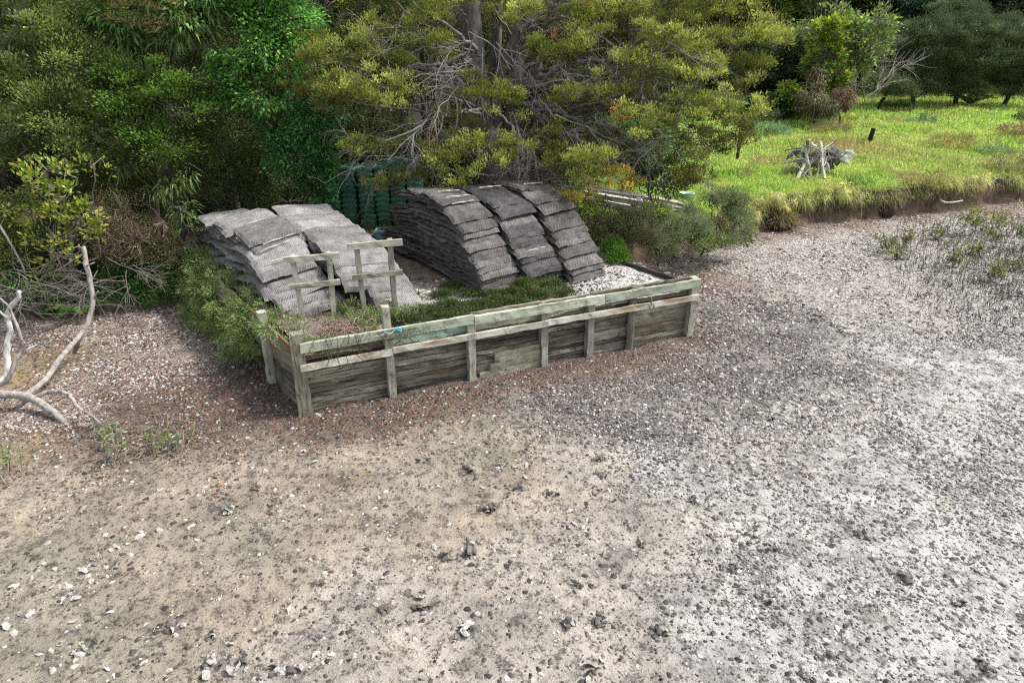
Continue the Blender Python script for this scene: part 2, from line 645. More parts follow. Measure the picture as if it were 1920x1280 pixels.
def shore_material(name):
    m, t, out = nt(name)
    zc = N(t, 'ShaderNodeVertexColor', layer_name='zone_col')
    zw = N(t, 'ShaderNodeVertexColor', layer_name='zone_mix')
    sep = N(t, 'ShaderNodeSeparateColor')
    L(t, zw.outputs[0], sep.inputs[0])
    wh, dk, rd = sep.outputs[0], sep.outputs[1], sep.outputs[2]
    wet = N(t, 'ShaderNodeAttribute', attribute_name='wet').outputs['Fac']
    tc = N(t, 'ShaderNodeTexCoord').outputs['Object']
    big = N(t, 'ShaderNodeTexNoise', i_Scale=1.3, i_Detail=6.0, i_Roughness=.62)
    L(t, tc, big.inputs['Vector'])
    mid = N(t, 'ShaderNodeTexNoise', i_Scale=9.0, i_Detail=8.0, i_Roughness=.7)
    L(t, tc, mid.inputs['Vector'])
    fine = N(t, 'ShaderNodeTexNoise', i_Scale=60.0, i_Detail=4.0, i_Roughness=.7)
    L(t, tc, fine.inputs['Vector'])
    c = mixc(t, 1.0, zc.outputs[0], ramp(t, big.outputs[0], [(.3, .58), (.45, .9), (.55, 1.0), (.72, 1.16)]), 'MULTIPLY')
    # ochre algae blooms and grey-green film on the mud, with their own outline
    al = N(t, 'ShaderNodeTexNoise', i_Scale=1.9, i_Detail=4.0, i_Roughness=.55)
    off = N(t, 'ShaderNodeVectorMath', operation='ADD')
    off.inputs[1].default_value = (31, 7, 3)
    L(t, tc, off.inputs[0])
    L(t, off.outputs[0], al.inputs['Vector'])
    c = mixc(t, ramp(t, al.outputs[0], [(.66, 0.0), (.74, .5)]), c, (.30, .215, .09))
    c = mixc(t, ramp(t, al.outputs[0], [(.28, .75), (.42, 0.0)]), c, (.17, .165, .14))
    pv = N(t, 'ShaderNodeTexNoise', i_Scale=2.6, i_Detail=5.0, i_Roughness=.6)
    L(t, off.outputs[0], pv.inputs['Vector'])
    silt = ramp(t, pv.outputs[0], [(.36, .78), (.5, 1.0), (.64, 1.32)])  # pale silt patches, with wet glints also lightened into the colour
    c = mixc(t, wet, c, mixc(t, 1.0, c, silt, 'MULTIPLY'))
    # dark flecks of humus and snail trails
    fl = ramp(t, mid.outputs[0], [(.35, 1.1), (.52, .95), (.64, .38)])
    c = mixc(t, 1.0, c, fl, 'MULTIPLY')
    c = mixc(t, 1.0, c, ramp(t, fine.outputs[0], [(.3, .7), (.6, 1.08)]), 'MULTIPLY')
    cn = N(t, 'ShaderNodeTexNoise', i_Scale=34.0, i_Detail=3.0, i_Roughness=.6)
    L(t, tc, cn.inputs['Vector'])
    crumb = math_(t, 'MULTIPLY', ramp(t, cn.outputs[0], [(.55, 0.0), (.6, 1.0)]), ramp(t, mid.outputs[0], [(.46, .08), (.62, .85)]))
    c = mixc(t, crumb, c, (.085, .075, .065))
    hs = []

    def speck(scale, seed, c):
        sh = N(t, 'ShaderNodeVectorMath', operation='ADD')
        sh.inputs[1].default_value = (seed * 3.7, seed * 1.9, 0)
        L(t, tc, sh.inputs[0])
        wv = N(t, 'ShaderNodeVectorMath', operation='ADD')
        nv = N(t, 'ShaderNodeTexNoise', i_Scale=scale * .8, i_Detail=2.0)
        L(t, sh.outputs[0], nv.inputs['Vector'])
        sc = N(t, 'ShaderNodeVectorMath', operation='SCALE')
        sc.inputs['Scale'].default_value = 1.1 / scale
        L(t, nv.outputs['Color'], sc.inputs[0])
        L(t, sh.outputs[0], wv.inputs[0])
        L(t, sc.outputs[0], wv.inputs[1])
        v = N(t, 'ShaderNodeTexVoronoi', i_Scale=scale)
        L(t, wv.outputs[0], v.inputs['Vector'])
        s2 = N(t, 'ShaderNodeSeparateColor')
        L(t, v.outputs['Color'], s2.inputs[0])
        r, g, b_ = s2.outputs
        inside = ramp(t, v.outputs['Distance'], [(.34, 1.0), (.46, 0.0)])
        # white shells, dark shells, red gravel
        mw = math_(t, 'MULTIPLY', math_(t, 'LESS_THAN', r, math_(t, 'MULTIPLY', wh, .8)), inside)
        md = math_(t, 'MULTIPLY', math_(t, 'LESS_THAN', g, math_(t, 'MULTIPLY', dk, .9)), inside)
        mr = math_(t, 'MULTIPLY', math_(t, 'LESS_THAN', b_, rd), inside)
        c = mixc(t, mr, c, ramp(t, g, [(0, (.05, .03, .025)), (.5, (.17, .08, .055)), (1, (.26, .15, .11))]))
        c = mixc(t, md, c, ramp(t, b_, [(0, (.03, .028, .027)), (.6, (.1, .09, .085)), (1, (.22, .2, .19))]))
        c = mixc(t, mw, c, ramp(t, g, [(0, (.42, .38, .33)), (.6, (.58, .56, .53)), (1, (.7, .69, .67))]))
        anyv = math_(t, 'MAXIMUM', mw, math_(t, 'MAXIMUM', md, mr))
        hs.append((anyv, v.outputs['Distance']))
        return c
    c = speck(30, 1, c)
    c = speck(15, 2, c)
    h = math_(t, 'ADD', math_(t, 'MULTIPLY', mid.outputs[0], .9), math_(t, 'ADD', math_(t, 'MULTIPLY', fine.outputs[0], .25), math_(t, 'MULTIPLY', crumb, .35)))
    for anyv, dist in hs:
        h = math_(t, 'ADD', h, math_(t, 'MULTIPLY', anyv, math_(t, 'SUBTRACT', .9, dist)))
    # water film only fills the hollows
    film = math_(t, 'MULTIPLY', wet, ramp(t, big.outputs[0], [(.4, .55), (.6, 1.0)]))
    rough = math_(t, 'SUBTRACT', .85, math_(t, 'MULTIPLY', film, .42))
    p = principled(t, out, c, rough, bump(t, h, .95, .05), .45)
    return m


M['shore'] = shore_material('shore_mud_and_shells')

gx = grid_axis(-11.0, 17.0, .06, -150, 150)
gy = grid_axis(2.6, 21.0, .06, -40, 60)
GX, GY = np.meshgrid(gx, gy)
GZ = mud_z(GX, GY)
me = grid_mesh('mud_flat', GX, GY, GZ, M['shore'])
zz = zone(GX, GY).reshape(-1, ZC.shape[1])
set_attr(me, 'zone_col', zz[:, :3])
set_attr(me, 'zone_mix', zz[:, 3:6])
set_attr(me, 'wet', zz[:, 6])
struct(link('mud_flat', me))

# ---- the land behind: one sheet with an eroded face towards the shore
def soil_material():
    m, t, out = nt('bank_soil')
    tc = N(t, 'ShaderNodeTexCoord').outputs['Object']
    g = N(t, 'ShaderNodeAttribute', attribute_name='grassy').outputs['Fac']
    nz = N(t, 'ShaderNodeTexNoise', i_Scale=3.0, i_Detail=8.0, i_Roughness=.7)
    L(t, tc, nz.inputs['Vector'])
    soil = ramp(t, nz.outputs[0], [(.3, (.05, .035, .025)), (.5, (.13, .095, .07)), (.7, (.22, .17, .125))])
    gr = ramp(t, nz.outputs[0], [(.3, (.06, .1, .015)), (.55, (.13, .2, .03)), (.75, (.2, .24, .06))])
    c = mixc(t, g, soil, gr)
    hm = N(t, 'ShaderNodeAttribute', attribute_name='humus').outputs['Fac']
    c = mixc(t, hm, c, ramp(t, nz.outputs[0], [(.3, (.012, .012, .007)), (.55, (.022, .026, .012)), (.75, (.04, .045, .02))]))  # humus, with the shade under the forest darkened into its colour
    principled(t, out, c, .9, bump(t, nz.outputs[0], .9, .06), .15)
    return m


M['soil'] = soil_material()
lx = grid_axis(-14.0, 20.0, .09, -120, 120)
ld = np.concatenate([[-.5, -.12, 0, .03, .07, .11, .15, .19, .23, .27, .32, .4, .5], np.arange(.65, 26, .16), np.arange(27, 60, 3), [75, 110, 160]])
LX, LD = np.meshgrid(lx, ld)
LY = bank_y(LX) + LD
LZ = land_z(LX, LY)
hill = np.clip(LD - 27, 0, 200) * .32 * np.interp(LX, [-40, 60], [1, 1])
hill = hill * np.clip(1.2 - LD / 400, 0, 1)
LZ = LZ + np.clip(hill, 0, 28)
# eroded face: pushed in below, overhanging at the lip
face = np.exp(-((LD - .12) / .12) ** 2)
LY = LY + face * .14 * fbm(LX * 3, LZ * 5, 61, 3) - np.clip((LX - 4) / 2, 0, 1) * (.16 + .12 * fbm(LX * 1.7, LX * 0, 63, 3)) * np.exp(-((LD - .36) / .09) ** 2)
me = grid_mesh('grass_bank', LX, LY, LZ, M['soil'])
gr = np.clip((LD - .3) / .15, 0, 1) * np.clip((LX - 1.2) / 1.2, 0, 1)
set_attr(me, 'grassy', gr.ravel())
hm = np.clip((LD - .2) / .3, 0, 1) * np.clip((2.2 - LX) / 1.2, 0, 1)
hm = np.maximum(hm, np.clip((LD - 21) / 3, 0, 1))
set_attr(me, 'humus', hm.ravel())
struct(link('grass_bank', me))


def ground(x, y):
    x = float(x)
    y = float(y)
    return max(float(mud_z(np.array(x), np.array(y))), float(land_z(np.array([x]), np.array([y]))[0]))


def on_land(px, py):
    """point of the land surface seen at this place of the photograph"""
    d = ray(px, py)
    o = np.array([0, 0, CAM_H])
    for k in np.arange(5, 80, .05):
        p = o + d * k
        if p[2] <= ground(p[0], p[1]):
            return p
    return o + d * 60


# ---- fill of the platform
def fill_material():
    m, t, out = nt('shell_fill')
    tc = N(t, 'ShaderNodeTexCoord').outputs['Object']
    w = N(t, 'ShaderNodeAttribute', attribute_name='white').outputs['Fac']
    v = N(t, 'ShaderNodeTexVoronoi', i_Scale=24.0)
    L(t, tc, v.inputs['Vector'])
    s = N(t, 'ShaderNodeSeparateColor')
    L(t, v.outputs['Color'], s.inputs[0])
    c1 = ramp(t, s.outputs[0], [(0, (.17, .155, .14)), (.35, (.38, .36, .34)), (1, (.58, .56, .55))])
    nz = N(t, 'ShaderNodeTexNoise', i_Scale=5.0, i_Detail=8.0, i_Roughness=.7)
    L(t, tc, nz.inputs['Vector'])
    c2 = ramp(t, nz.outputs[0], [(.3, (.06, .05, .035)), (.5, (.16, .13, .1)), (.7, (.28, .24, .21))])
    c = mixc(t, w, c2, c1)
    h = math_(t, 'SUBTRACT', nz.outputs[0], math_(t, 'MULTIPLY', v.outputs['Distance'], 1.0))
    principled(t, out, c, .8, bump(t, h, .8, .03), .3)
    return m


M['fill'] = fill_material()
ps, pt = np.meshgrid(np.linspace(0, 1, 90), np.linspace(0.04, 7.0, 90))
PS = SK * 1.05 * pt + .06 + ps * (WL - .10 - .04 * pt - SK * 1.05 * pt * 1.0)
PS = np.where(pt > 1.6, np.minimum(PS, 5.9), PS)
fx = FL[0] + e1[0] * PS + e2[0] * pt
fy = FL[1] + e1[1] * PS + e2[1] * pt
fz = PZ + .035 * fbm(fx * 1.5, fy * 1.5, 77, 4) + .02 * fbm(fx * 7, fy * 7, 78, 2) - .12 * np.clip((.5 - pt) / .5, 0, 1) * np.clip((4.2 - PS) / 1, 0, 1) + .1 * np.clip((1.6 - PS) / 1.6, 0, 1)
me = grid_mesh('shell_ground', fx, fy, fz, M['fill'])
wv = np.clip((PS - 3.9) * 1.5, 0, 1) + np.exp(-((PS - 2.4) / .5) ** 2 - ((pt - 1.3) / .55) ** 2) * .8
set_attr(me, 'white', np.clip(wv, 0.03, 1).ravel())
struct(link('shell_ground', me))
# ------------------------------------------------------------------ retaining wall
wall = thing('retaining_wall', 'low weathered timber retaining wall with pale green rails round the platform', 'retaining wall',
             tuple(FL), WANG)


def wpart(name, mb, mat, at_, rz=0.0, ry=0.0):
    o = mb.obj(name, M[mat], wall)
    o.location = at_
    o.rotation_euler = (0, ry, rz)
    return o


def board(Lx, h, th=.035, mat='wood_dark', name='plank', at_=(0, 0, 0), rz=0.0, ry=0.0):
    mb = MB()
    nx = max(3, int(Lx / .12))
    box(mb, (0, 0, 0), (Lx, th, h), None, .0035, nx)
    return wpart(name, mb, mat, at_, rz, ry)


POSTS = [.0, 1.13, 2.30, 3.44, 4.22, 4.95, 6.10]
PTOP = [1.12, 1.30, .97, .96, .96, 1.02, 1.0]
# the boards stand behind the posts
for b in range(6):
    a, c = POSTS[b] + .02, POSTS[b + 1] - .02 + (.04 if b == 5 else 0)
    z = -.06
    k = 0
    hs = [.075, .06, .08, .065, .085, .07, .09, .075, .085, .07, .10, .12, .12]
    if b == 4:
        hs = [.08, .09, .07, .17, .08, .10, .09, .12, .12, .13]
    if b == 5:
        hs = [.09, .08, .18, .2, .09, .11, .12, .13]
    while z < .93 and k < len(hs):
        h = hs[k] + rng.uniform(-.008, .008)
        zc = z + h / 2
        if z > .87:
            break
        if z + h > .92:
            h = .985 - z
            zc = z + h / 2
        if zc < .40:
            mat = rng.choice(['wood_dark', 'wood_dark', 'wood_dark', 'wood_grey'] if b < 4 else ['wood_grey', 'wood_dark'])
        elif zc < .70:
            mat = rng.choice(['wood_dark', 'wood_dark', 'wood_dark', 'wood_grey']) if b not in (5,) else 'wood_grey'
        else:
            mat = rng.choice(['wood_grey', 'wood_rust', 'wood_pale', 'wood_grey'])
            if b == 1:
                mat = 'wood_mint'
            if b == 0:
                mat = 'wood_mint' if k % 2 else 'wood_rust'
        board(c - a, h - rng.uniform(.006, .016), rng.uniform(.028, .044), mat, 'plank', ((a + c) / 2, .09 + rng.uniform(-.012, .012), zc), rng.uniform(-.004, .004), rng.uniform(-.006, .006))
        z += h
        k += 1
# posts
for i, (s, top) in enumerate(zip(POSTS, PTOP)):
    mb = MB()
    w = .125 if i in (0,) else .105
    hgt = top + .35
    if i == 5:
        zs = np.linspace(-.35, top, 9)
        tube(mb, [(z, rng.normal(0, .003), rng.normal(0, .003)) for z in zs], .062, 10, None, .05)
        o = wpart('post', mb, 'wood_grey', (s, .01, 0), 0, -PI / 2 + .01)
    else:
        box(mb, ((top - .35) / 2, 0, 0), (hgt, w, w), None, .004, 12)
        o = wpart('post', mb, 'wood_pale' if i else 'wood_grey', (s, .015, 0), rng.uniform(-.05, .05), -PI / 2 + rng.uniform(-.02, .02))
# second post doubled at the near corner
mb = MB()
box(mb, (.39, 0, 0), (1.42, .12, .05), None, .004, 12)
wpart('post', mb, 'wood_grey', (-.095, .03, 0), 0, -PI / 2 + .02)
# rails: three lengths each, lapped over the post fronts
for z, h, mat, nm in ((.925, .125, 'wood_rail', 'top_rail'), (.69, .085, 'wood_rail_white', 'middle_rail')):
    cuts = [-.03, 1.16, 3.46, WL + .03] if nm == 'middle_rail' else [.0, 2.32, 4.4, WL + .04]
    for a, c in zip(cuts[:-1], cuts[1:]):
        mb = MB()
        box(mb, (0, 0, 0), (c - a - .006, .045, h), None, .003, int((c - a) / .12))
        wpart(nm, mb, mat, ((a + c) / 2, -.062, z + (.018 if (nm == 'top_rail' and a < .5) else 0) - (.02 if nm == 'middle_rail' and a < 1 else 0)), rng.uniform(-.004, .004), rng.uniform(-.006, .006))
# weathered capping board lying behind the rail on the far half
mb = MB()
box(mb, (0, 0, 0), (2.6, .05, .10), None, .006, 20)
wpart('plank', mb, 'wood_grey', (4.3, .15, .91), .01, -.01)
# boards nailed low across the third bay
for (a, c, z, h) in ((2.66, 3.38, .25, .15), (2.58, 3.38, .115, .12), (2.42, 3.38, .02, .09)):
    mb = MB()
    box(mb, (0, 0, 0), (c - a, .05, h), None, .004, 8)
    wpart('patch_board', mb, 'wood_grey', ((a + c) / 2, .03, z), 0, -.03)
# left side: leaning off square
sd = np.array([SK, 1.0])
sl = math.hypot(*sd)
sa = math.atan2(1.0, SK)
for (t0, t1) in ((.06, 1.06), (1.12, 2.5), (2.5, 4.2)):
    z = -.06
    for k in range(8):
        h = .118
        zc = z + h / 2
        mat = 'wood_dark' if zc < .5 else ('wood_rust' if k % 2 else 'wood_grey')
        tm = (t0 + t1) / 2
        board((t1 - t0) * sl, h - .006, .034, mat, 'plank', (SK * tm - .03, tm, zc), sa)
        z += h
mb = MB()
box(mb, (.37, 0, 0), (1.42, .11, .11), None, .004, 12)
wpart('post', mb, 'wood_pale', (-.33, 1.08, 0), sa, -PI / 2 - .02)
# right side: only the top boards clear the fill
for k, (dz, off) in enumerate(((.82, .0), (.70, .0), (.58, .0), (.46, 0), (.34, 0), (.22, 0), (.1, 0))):
    a = np.array([6.10, .08])
    b = np.array([5.74, 1.75])
    d = b - a
    m_ = (a + b) / 2
    board(np.linalg.norm(d), .11, .04, 'wood_dark', 'plank', (m_[0] - off, m_[1], dz), math.atan2(d[1], d[0]))
for f in (.35, .72):
    mb = MB()
    box(mb, (.33, 0, 0), (1.1, .09, .09), None, .004, 8)
    p_ = np.array([6.1, .08]) * (1 - f) + np.array([5.74, 1.75]) * f
    wpart('post', mb, 'wood_dark', (p_[0] + .08, p_[1], 0), 0, -PI / 2)

# ------------------------------------------------------------------ little frames on the platform
def stand(label, pts, top, low, hgt):
    """two posts, a top rail and a lower rail"""
    a = gp(*pts[0], PZ)
    b = gp(*pts[1], PZ)
    c = (a + b) / 2
    ang = math.atan2(b[1] - a[1], b[0] - a[0])
    w = np.linalg.norm(b - a)
    t = thing('timber_stand', label, 'stand', tuple(c), ang, 'little timber stands on the platform')
    for sx in (-1, 1):
        mb = MB()
        box(mb, (hgt / 2 - .1, 0, 0), (hgt + .2, .085, .07), None, .003, 8)
        o = mb.obj('post', M['wood_pale'], t)
        o.location = (sx * w / 2, 0, 0)
        o.rotation_euler = (0, -PI / 2 + rng.uniform(-.03, .03), 0)
    for nm, z, h, ex in (('top_rail', hgt - .04, .085, .16), ('lower_rail', low, .07, .13)):
        mb = MB()
        box(mb, (0, 0, 0), (w + 2 * ex, .05, h), None, .003, 8)
        o = mb.obj(nm, M['wood_pale' if nm == 'top_rail' else 'wood_grey'], t)
        o.location = (0, -.068, z)
    return t


stand('small two post timber stand in weeds in front of the pale leaning bag stack', [(569, 604), (627, 597)], 0, .56, .98)
stand('small two post timber stand at the foot of the pale bag column', [(684, 589), (741, 582)], 0, .60, 1.08)

# ------------------------------------------------------------------ oyster bags
def bag_mesh(kind, seed, bend=0.0, drape=0.0):
    r = np.random.default_rng(seed)
    nx, ny = 17, 21
    u = np.linspace(-1, 1, nx)
    v = np.linspace(-1, 1, ny)
    U, Vv = np.meshgrid(u, v)
    Lb, Wb, Hb = .98, .72, .075
    # flat pillow, crimped and ruffled towards the rim
    prof = (1 - np.abs(U) ** 10) * (1 - np.abs(Vv) ** 12)
    edge = 1 - prof
    lump = 1.2 * fbm(U * 2.3 + seed, Vv * 3.6, seed, 5)
    wave = .026 * fbm(U * 1.5 + 3, Vv * 6 + seed, seed + 3, 3) * edge + .018 * fbm(U * 6, Vv * 2 + seed, seed + 7, 2) * edge
    X = U * Wb / 2 * (1 + .03 * fbm(Vv * 4, U * 0 + seed, seed + 9, 2))
    Y = Vv * Lb / 2 * (1 + .025 * fbm(U * 4, Vv * 0 + seed, seed + 11, 2))
    fold = fbm(U * .5 + seed, Vv * 8, seed + 21, 3)
    base = -bend * (Vv ** 2) * .06 + wave + (.016 if kind == 'net_light' else .008) * fold
    top = base + Hb * .5 * prof ** .55 + .022 * lump
    bot = base - Hb * .42 * prof ** .55 + .010 * lump
    n = nx * ny
    # the free front end hangs down over the bag below
    s_ = (1 - v) / 2 * Lb
    ang = drape * np.clip((s_ - .60) / (Lb - .60), 0, 1)
    o = np.argsort(s_)
    ss, aa = s_[o], ang[o]
    mid = (aa[1:] + aa[:-1]) / 2
    yy = np.empty(ny)
    zz_ = np.empty(ny)
    yy[o] = Lb / 2 - np.concatenate([[0], np.cumsum(np.cos(mid) * np.diff(ss))])
    zz_[o] = -np.concatenate([[0], np.cumsum(np.sin(mid) * np.diff(ss))])
    dY = Y - (Vv * Lb / 2)
    ca, sa_ = np.cos(ang)[:, None], np.sin(ang)[:, None]

    def lift(h):
        return np.stack([X, yy[:, None] + dY * ca - h * sa_, zz_[:, None] + dY * sa_ + h * ca], -1).reshape(-1, 3)
    V = np.concatenate([lift(top), lift(bot - .006)])
    i = np.arange(ny - 1)[:, None] * nx
    j = np.arange(nx - 1)[None]
    q = np.stack([i + j, i + j + 1, i + nx + j + 1, i + nx + j], -1).reshape(-1, 4)
    ring = np.concatenate([np.arange(nx), np.arange(1, ny) * nx + nx - 1, (ny - 1) * nx + np.arange(nx - 2, -1, -1), np.arange(ny - 2, 0, -1) * nx])
    r2 = np.roll(ring, -1)
    side = np.stack([ring, ring + n, r2 + n, r2], -1)
    return new_mesh('mesh_bag', V, [np.concatenate([q, q[:, ::-1] + n, side])], M[kind], None, False)


BAGS = {(k, q): [bag_mesh(k, 100 * i + 7 * j, .4 * (i % 3), a) for i in range(4)] for j, k in enumerate(('net_light', 'net_mid', 'net_dark')) for q, a in (('flat', 0), ('soft', .28), ('drape', .48))}
rodb = MB()
stick(rodb, (-.22, -.36, .052), (.22, -.35, .052), .013, .014, (.46, .44, .38), 6, .003)
ROD = rodb.mesh('closing_rod', M['rod'])
ORD = ['lowest', 'second', 'third', 'fourth', 'fifth', 'sixth', 'seventh', 'eighth', 'ninth', 'tenth', 'eleventh', 'twelfth', 'thirteenth', 'fourteenth', 'fifteenth', 'sixteenth', 'seventeenth', 'eighteenth', 'nineteenth', 'twentieth']
DEP = ['front', 'second back', 'third back', 'fourth back', 'fifth back', 'rearmost']


def bag(stackname, group, s, t, z, tilt, kind, layer, depth, rod=False, sx=1.0, roll=0.0, yaw=0.0, nlay=0, shape='flat'):
    p = W(s, t, z)
    if layer == nlay - 1:
        pos = 'topmost %s bag' % DEP[depth]
    elif layer == 0:
        pos = '%s bag of the lowest layer' % DEP[depth]
    else:
        pos = '%s bag of the %s layer up' % (DEP[depth], ORD[layer])
    lab = '%s in %s' % (pos, stackname)
    o = link('oyster_bag', BAGS[kind, shape][int(rng.integers(4))])
    o.location = tuple(p)
    o.rotation_mode = 'ZXY'
    o.rotation_euler = (tilt, roll, WANG + math.atan2(-SK, 1.0) + yaw)
    o.scale = (sx * rng.uniform(.97, 1.05), 1, 1)
    tag(o, lab, 'oyster bag', group)
    if rod:
        r = link('closing_rod', ROD, o)
    return o


FPROF = ([0, .4, .75, 1.02, 1.15], [1.02, 1.12, 1.45, 1.72, 1.95])


def stack_right(name, group, s0, kinds, nl, deep, toprods, seed):
    top = [(1.12, 1.80), (1.165, 2.0), (1.205, 2.2), (1.235, 2.42)]
    H = .072
    lays = []
    z = .07
    while z < 1.06:
        lays.append((z, float(np.interp(z - .05, *FPROF)), False))
        z += H + rng.uniform(-.008, .008)
    for (zz_, tt) in top:
        lays.append((zz_, tt, True))
    nl = len(lays)
    toprods = [nl + q for q in toprods]
    for k, (z, tf, istop) in enumerate(lays):
        back = 3.9 if z < .85 else 3.55
        nb = max(1, min(deep, int(round((back - tf) / .78)))) if not istop else (2 if deep > 1 and tf < 2.4 else 1)
        for d in range(nb):
            tc = tf + .47 + d * .80 + rng.uniform(-.02, .02)
            # domed layers: they droop to the front and to the back
            f = min(1.0, z / .9)
            dome = -.20 * f * ((tc - 2.75) / 1.2) ** 2
            tilt = math.atan(.40 * f * (2.75 - tc) / 1.44)
            if d == 0:
                tilt = (.06 * f if not istop else (.06, .0, -.05, -.10)[k - nl + 4]) + rng.uniform(-.015, .015)
            kind = kinds if isinstance(kinds, str) else kinds[k % len(kinds)]
            s = s0 + SK * (tc - 1.05)
            tc += rng.normal(0, .015)
            bag(name, group, s + rng.normal(0, .012), tc, PZ + z + dome + .04, tilt,
                kind, k, d, rod=(k in toprods and d == 0),
                roll=rng.uniform(-.02, .02), yaw=rng.uniform(-.025, .025), nlay=len(lays), shape=('flat' if d else 'soft' if istop else 'drape'))


stack_right('the wide dark heap', 'bags of the wide dark heap', 3.26, 'net_mid', 14, 4, (-1, -2, -3), 1)
stack_right('the black middle column', 'bags of the black middle column', 4.02, ['net_dark', 'net_dark', 'net_dark', 'net_mid', 'net_dark'], 14, 1, (-1, -11), 2)
stack_right('the grey column by the shrubs', 'bags of the grey column by the shrubs', 4.79, 'net_mid', 14, 1, (-1,), 3)

# pale sun-bleached stacks on the left
DPROF = ([0, .2, .45, .8, .95, 1.08], [1.3, 1.6, 2.0, 2.75, 3.2, 3.7])
z = -.02
k = 0
DL = []
while z < .86:
    DL.append(z)
    z += .07
for k, z in enumerate(DL):
    tf = float(np.interp(z - .02, *DPROF)) - .10
    nb = max(1, int((5.9 - tf) / .86) + 0)
    nb = min(nb, 5)
    for d in range(nb):
        tc = tf + .45 + d * .86
        f = min(1, .3 + z)
        tilt = (.10 if d == 0 else (.06 if d == 1 else -.12 * (d - 2))) * f + rng.uniform(-.05, .05)
        drop = .0 if d < 2 else -.12 * (d - 1) ** 1.4 * f
        s = .38 + SK * (tc - 1.3) + rng.uniform(-.085, .085)
        bag('the pale leaning stack', 'bags of the pale leaning stack', s, tc, PZ + z + drop + .06, tilt,
            'net_light', k, d, rod=(d == 0 and k in (8, 10, 11)), sx=1.18, roll=-.10 + rng.uniform(-.05, .05), yaw=rng.uniform(-.2, .2) if d else rng.uniform(-.13, .13), nlay=len(DL), shape=('flat' if d else 'soft' if (k > 8 or k % 3 == 1) else 'drape'))
EPROF = ([0, .22, .45, .64, .75], [.98, 1.22, 1.5, 1.75, 2.1])
EL = [0.0, .08, .16, .24, .32, .40, .48, .56, .64, .70, .75, .79, .83]
ET = [None] * 9 + [2.1, 2.45, 2.8, 3.2]
for k, z in enumerate(EL):
    tf = ET[k] if ET[k] else float(np.interp(z - .1, *EPROF))
    nb = 3 if k in (4, 5, 6, 7, 8) else (2 if k < 11 else 1)
    for d in range(nb):
        tc = tf + .47 + d * .82
        tilt = (.10 if d == 0 else (.02 if d == 1 else -.10)) * min(1, .25 + z)
        s = (1.42 if k > 4 else 1.62) + SK * (tc - 1.15) + rng.uniform(-.03, .03)
        drop = -.04 * d
        bag('the pale bag column', 'bags of the pale column', s, tc, PZ + z + drop + .05, tilt,
            'net_light', k, d, rod=(d == 0 and k in (9, 11, 12)), sx=(1.36 if k > 4 else 1.0), roll=.19 + rng.uniform(-.03, .03), yaw=rng.uniform(-.05, .05), nlay=len(EL), shape=('flat' if d else 'soft' if k > 8 else 'drape'))

# ------------------------------------------------------------------ green baskets in nested columns
def basket_mesh(seed):
    """tapered tub with a rolled rim and a bowed front lip"""
    r = np.random.default_rng(seed)
    rows = []
    n = 40
    th = np.linspace(0, 2 * PI, n, endpoint=False)

    def ring(w, d, z, bow=0.0):
        p = 9.0
        c, s = np.cos(th), np.sin(th)
        x = np.sign(c) * np.abs(c) ** (2 / p) * w / 2
        y = np.sign(s) * np.abs(s) ** (2 / p) * d / 2
        zz = np.full(n, z) + bow * (1 - (2 * x / w) ** 2) * (np.abs(y) > d * .42)
        return np.stack([x, y, zz], -1)
    R = [ring(.27, .50, 0), ring(.28, .53, .11, .0), ring(.29, .56, .18, .03), ring(.318, .60, .185, .035), ring(.322, .61, .225, .045), ring(.29, .565, .23, .045), ring(.275, .53, .12, 0), ring(.26, .48, .02)]
    V = np.concatenate(R)
    Q = []
    for a in range(len(R) - 1):
        for j in range(n):
            k = (j + 1) % n
            Q.append((a * n + j, a * n + k, (a + 1) * n + k, (a + 1) * n + j))
    T = []
    c0 = len(V)
    V = np.concatenate([V, [[0, 0, 0], [0, 0, .02]]])
    for j in range(n):
        k = (j + 1) % n
        T.append((k, j, c0))
        T.append(((len(R) - 1) * n + j, (len(R) - 1) * n + k, c0 + 1))
    col = np.tile([[.022, .085, .065]], (len(V), 1))
    col[n * 3:n * 6] = (.03, .105, .08)
    return V, [np.array(Q), np.array(T)], col


def basket_obj(label, p, ang, tint, group):
    V, F, c = basket_mesh(0)
    key = tuple(tint)
    if key not in BK:
        mm = new_mesh('basket', V, F, M['plain'], c * np.array(tint), False)
        # moulded yellow maker's spot on the lip
        BK[key] = mm
    o = link('plastic_basket', BK[key])
    o.location = tuple(p)
    o.rotation_euler = (0, 0, ang)
    return tag(o, label, 'basket', group)


BK = {}
by = 14.1
colx = [632, 662, 694, 724, 752, 782]
ctop = [352, 312, 307, 305, 303, 298]
pos_words = ['short leftmost column', 'second column from the left', 'third column from the left', 'fourth column from the left', 'fifth column from the left', 'column half behind the dark bag heap']
btints = [(2.3, 1.75, 1.6), (2.6, 1.9, 1.85), (3.4, 2.3, 2.3), (1.9, 1.5, 1.3), (3.1, 2.2, 1.7)]
base_z = float(land_z(np.array([-2.6]), np.array([by]))[0])
for ci, (cx_, ty) in enumerate(zip(colx, ctop)):
    yy = by + .05 * ci + .06 * (ci % 2)
    ptop = at(cx_ - 8, ty, yy)
    pb = at(cx_, 400, yy)
    nb = int(round((ptop[2] - base_z - .24) / .105)) + 1
    gx_ = pb[0]
    lean = (ptop[0] - pb[0]) / max(nb, 1)
    for k in range(nb):
        z = base_z + k * .105
        lab = '%s dark green basket in the %s' % ('topmost' if k == nb - 1 else ORD[k] + (' from the ground' if k else ''), pos_words[ci])
        basket_obj(lab, (gx_ + lean * k * .7 + rng.normal(0, .006), yy + rng.normal(0, .01), z), .0 + rng.normal(0, .02),
                   btints[int(rng.integers(5))], 'green plastic baskets nested in columns')
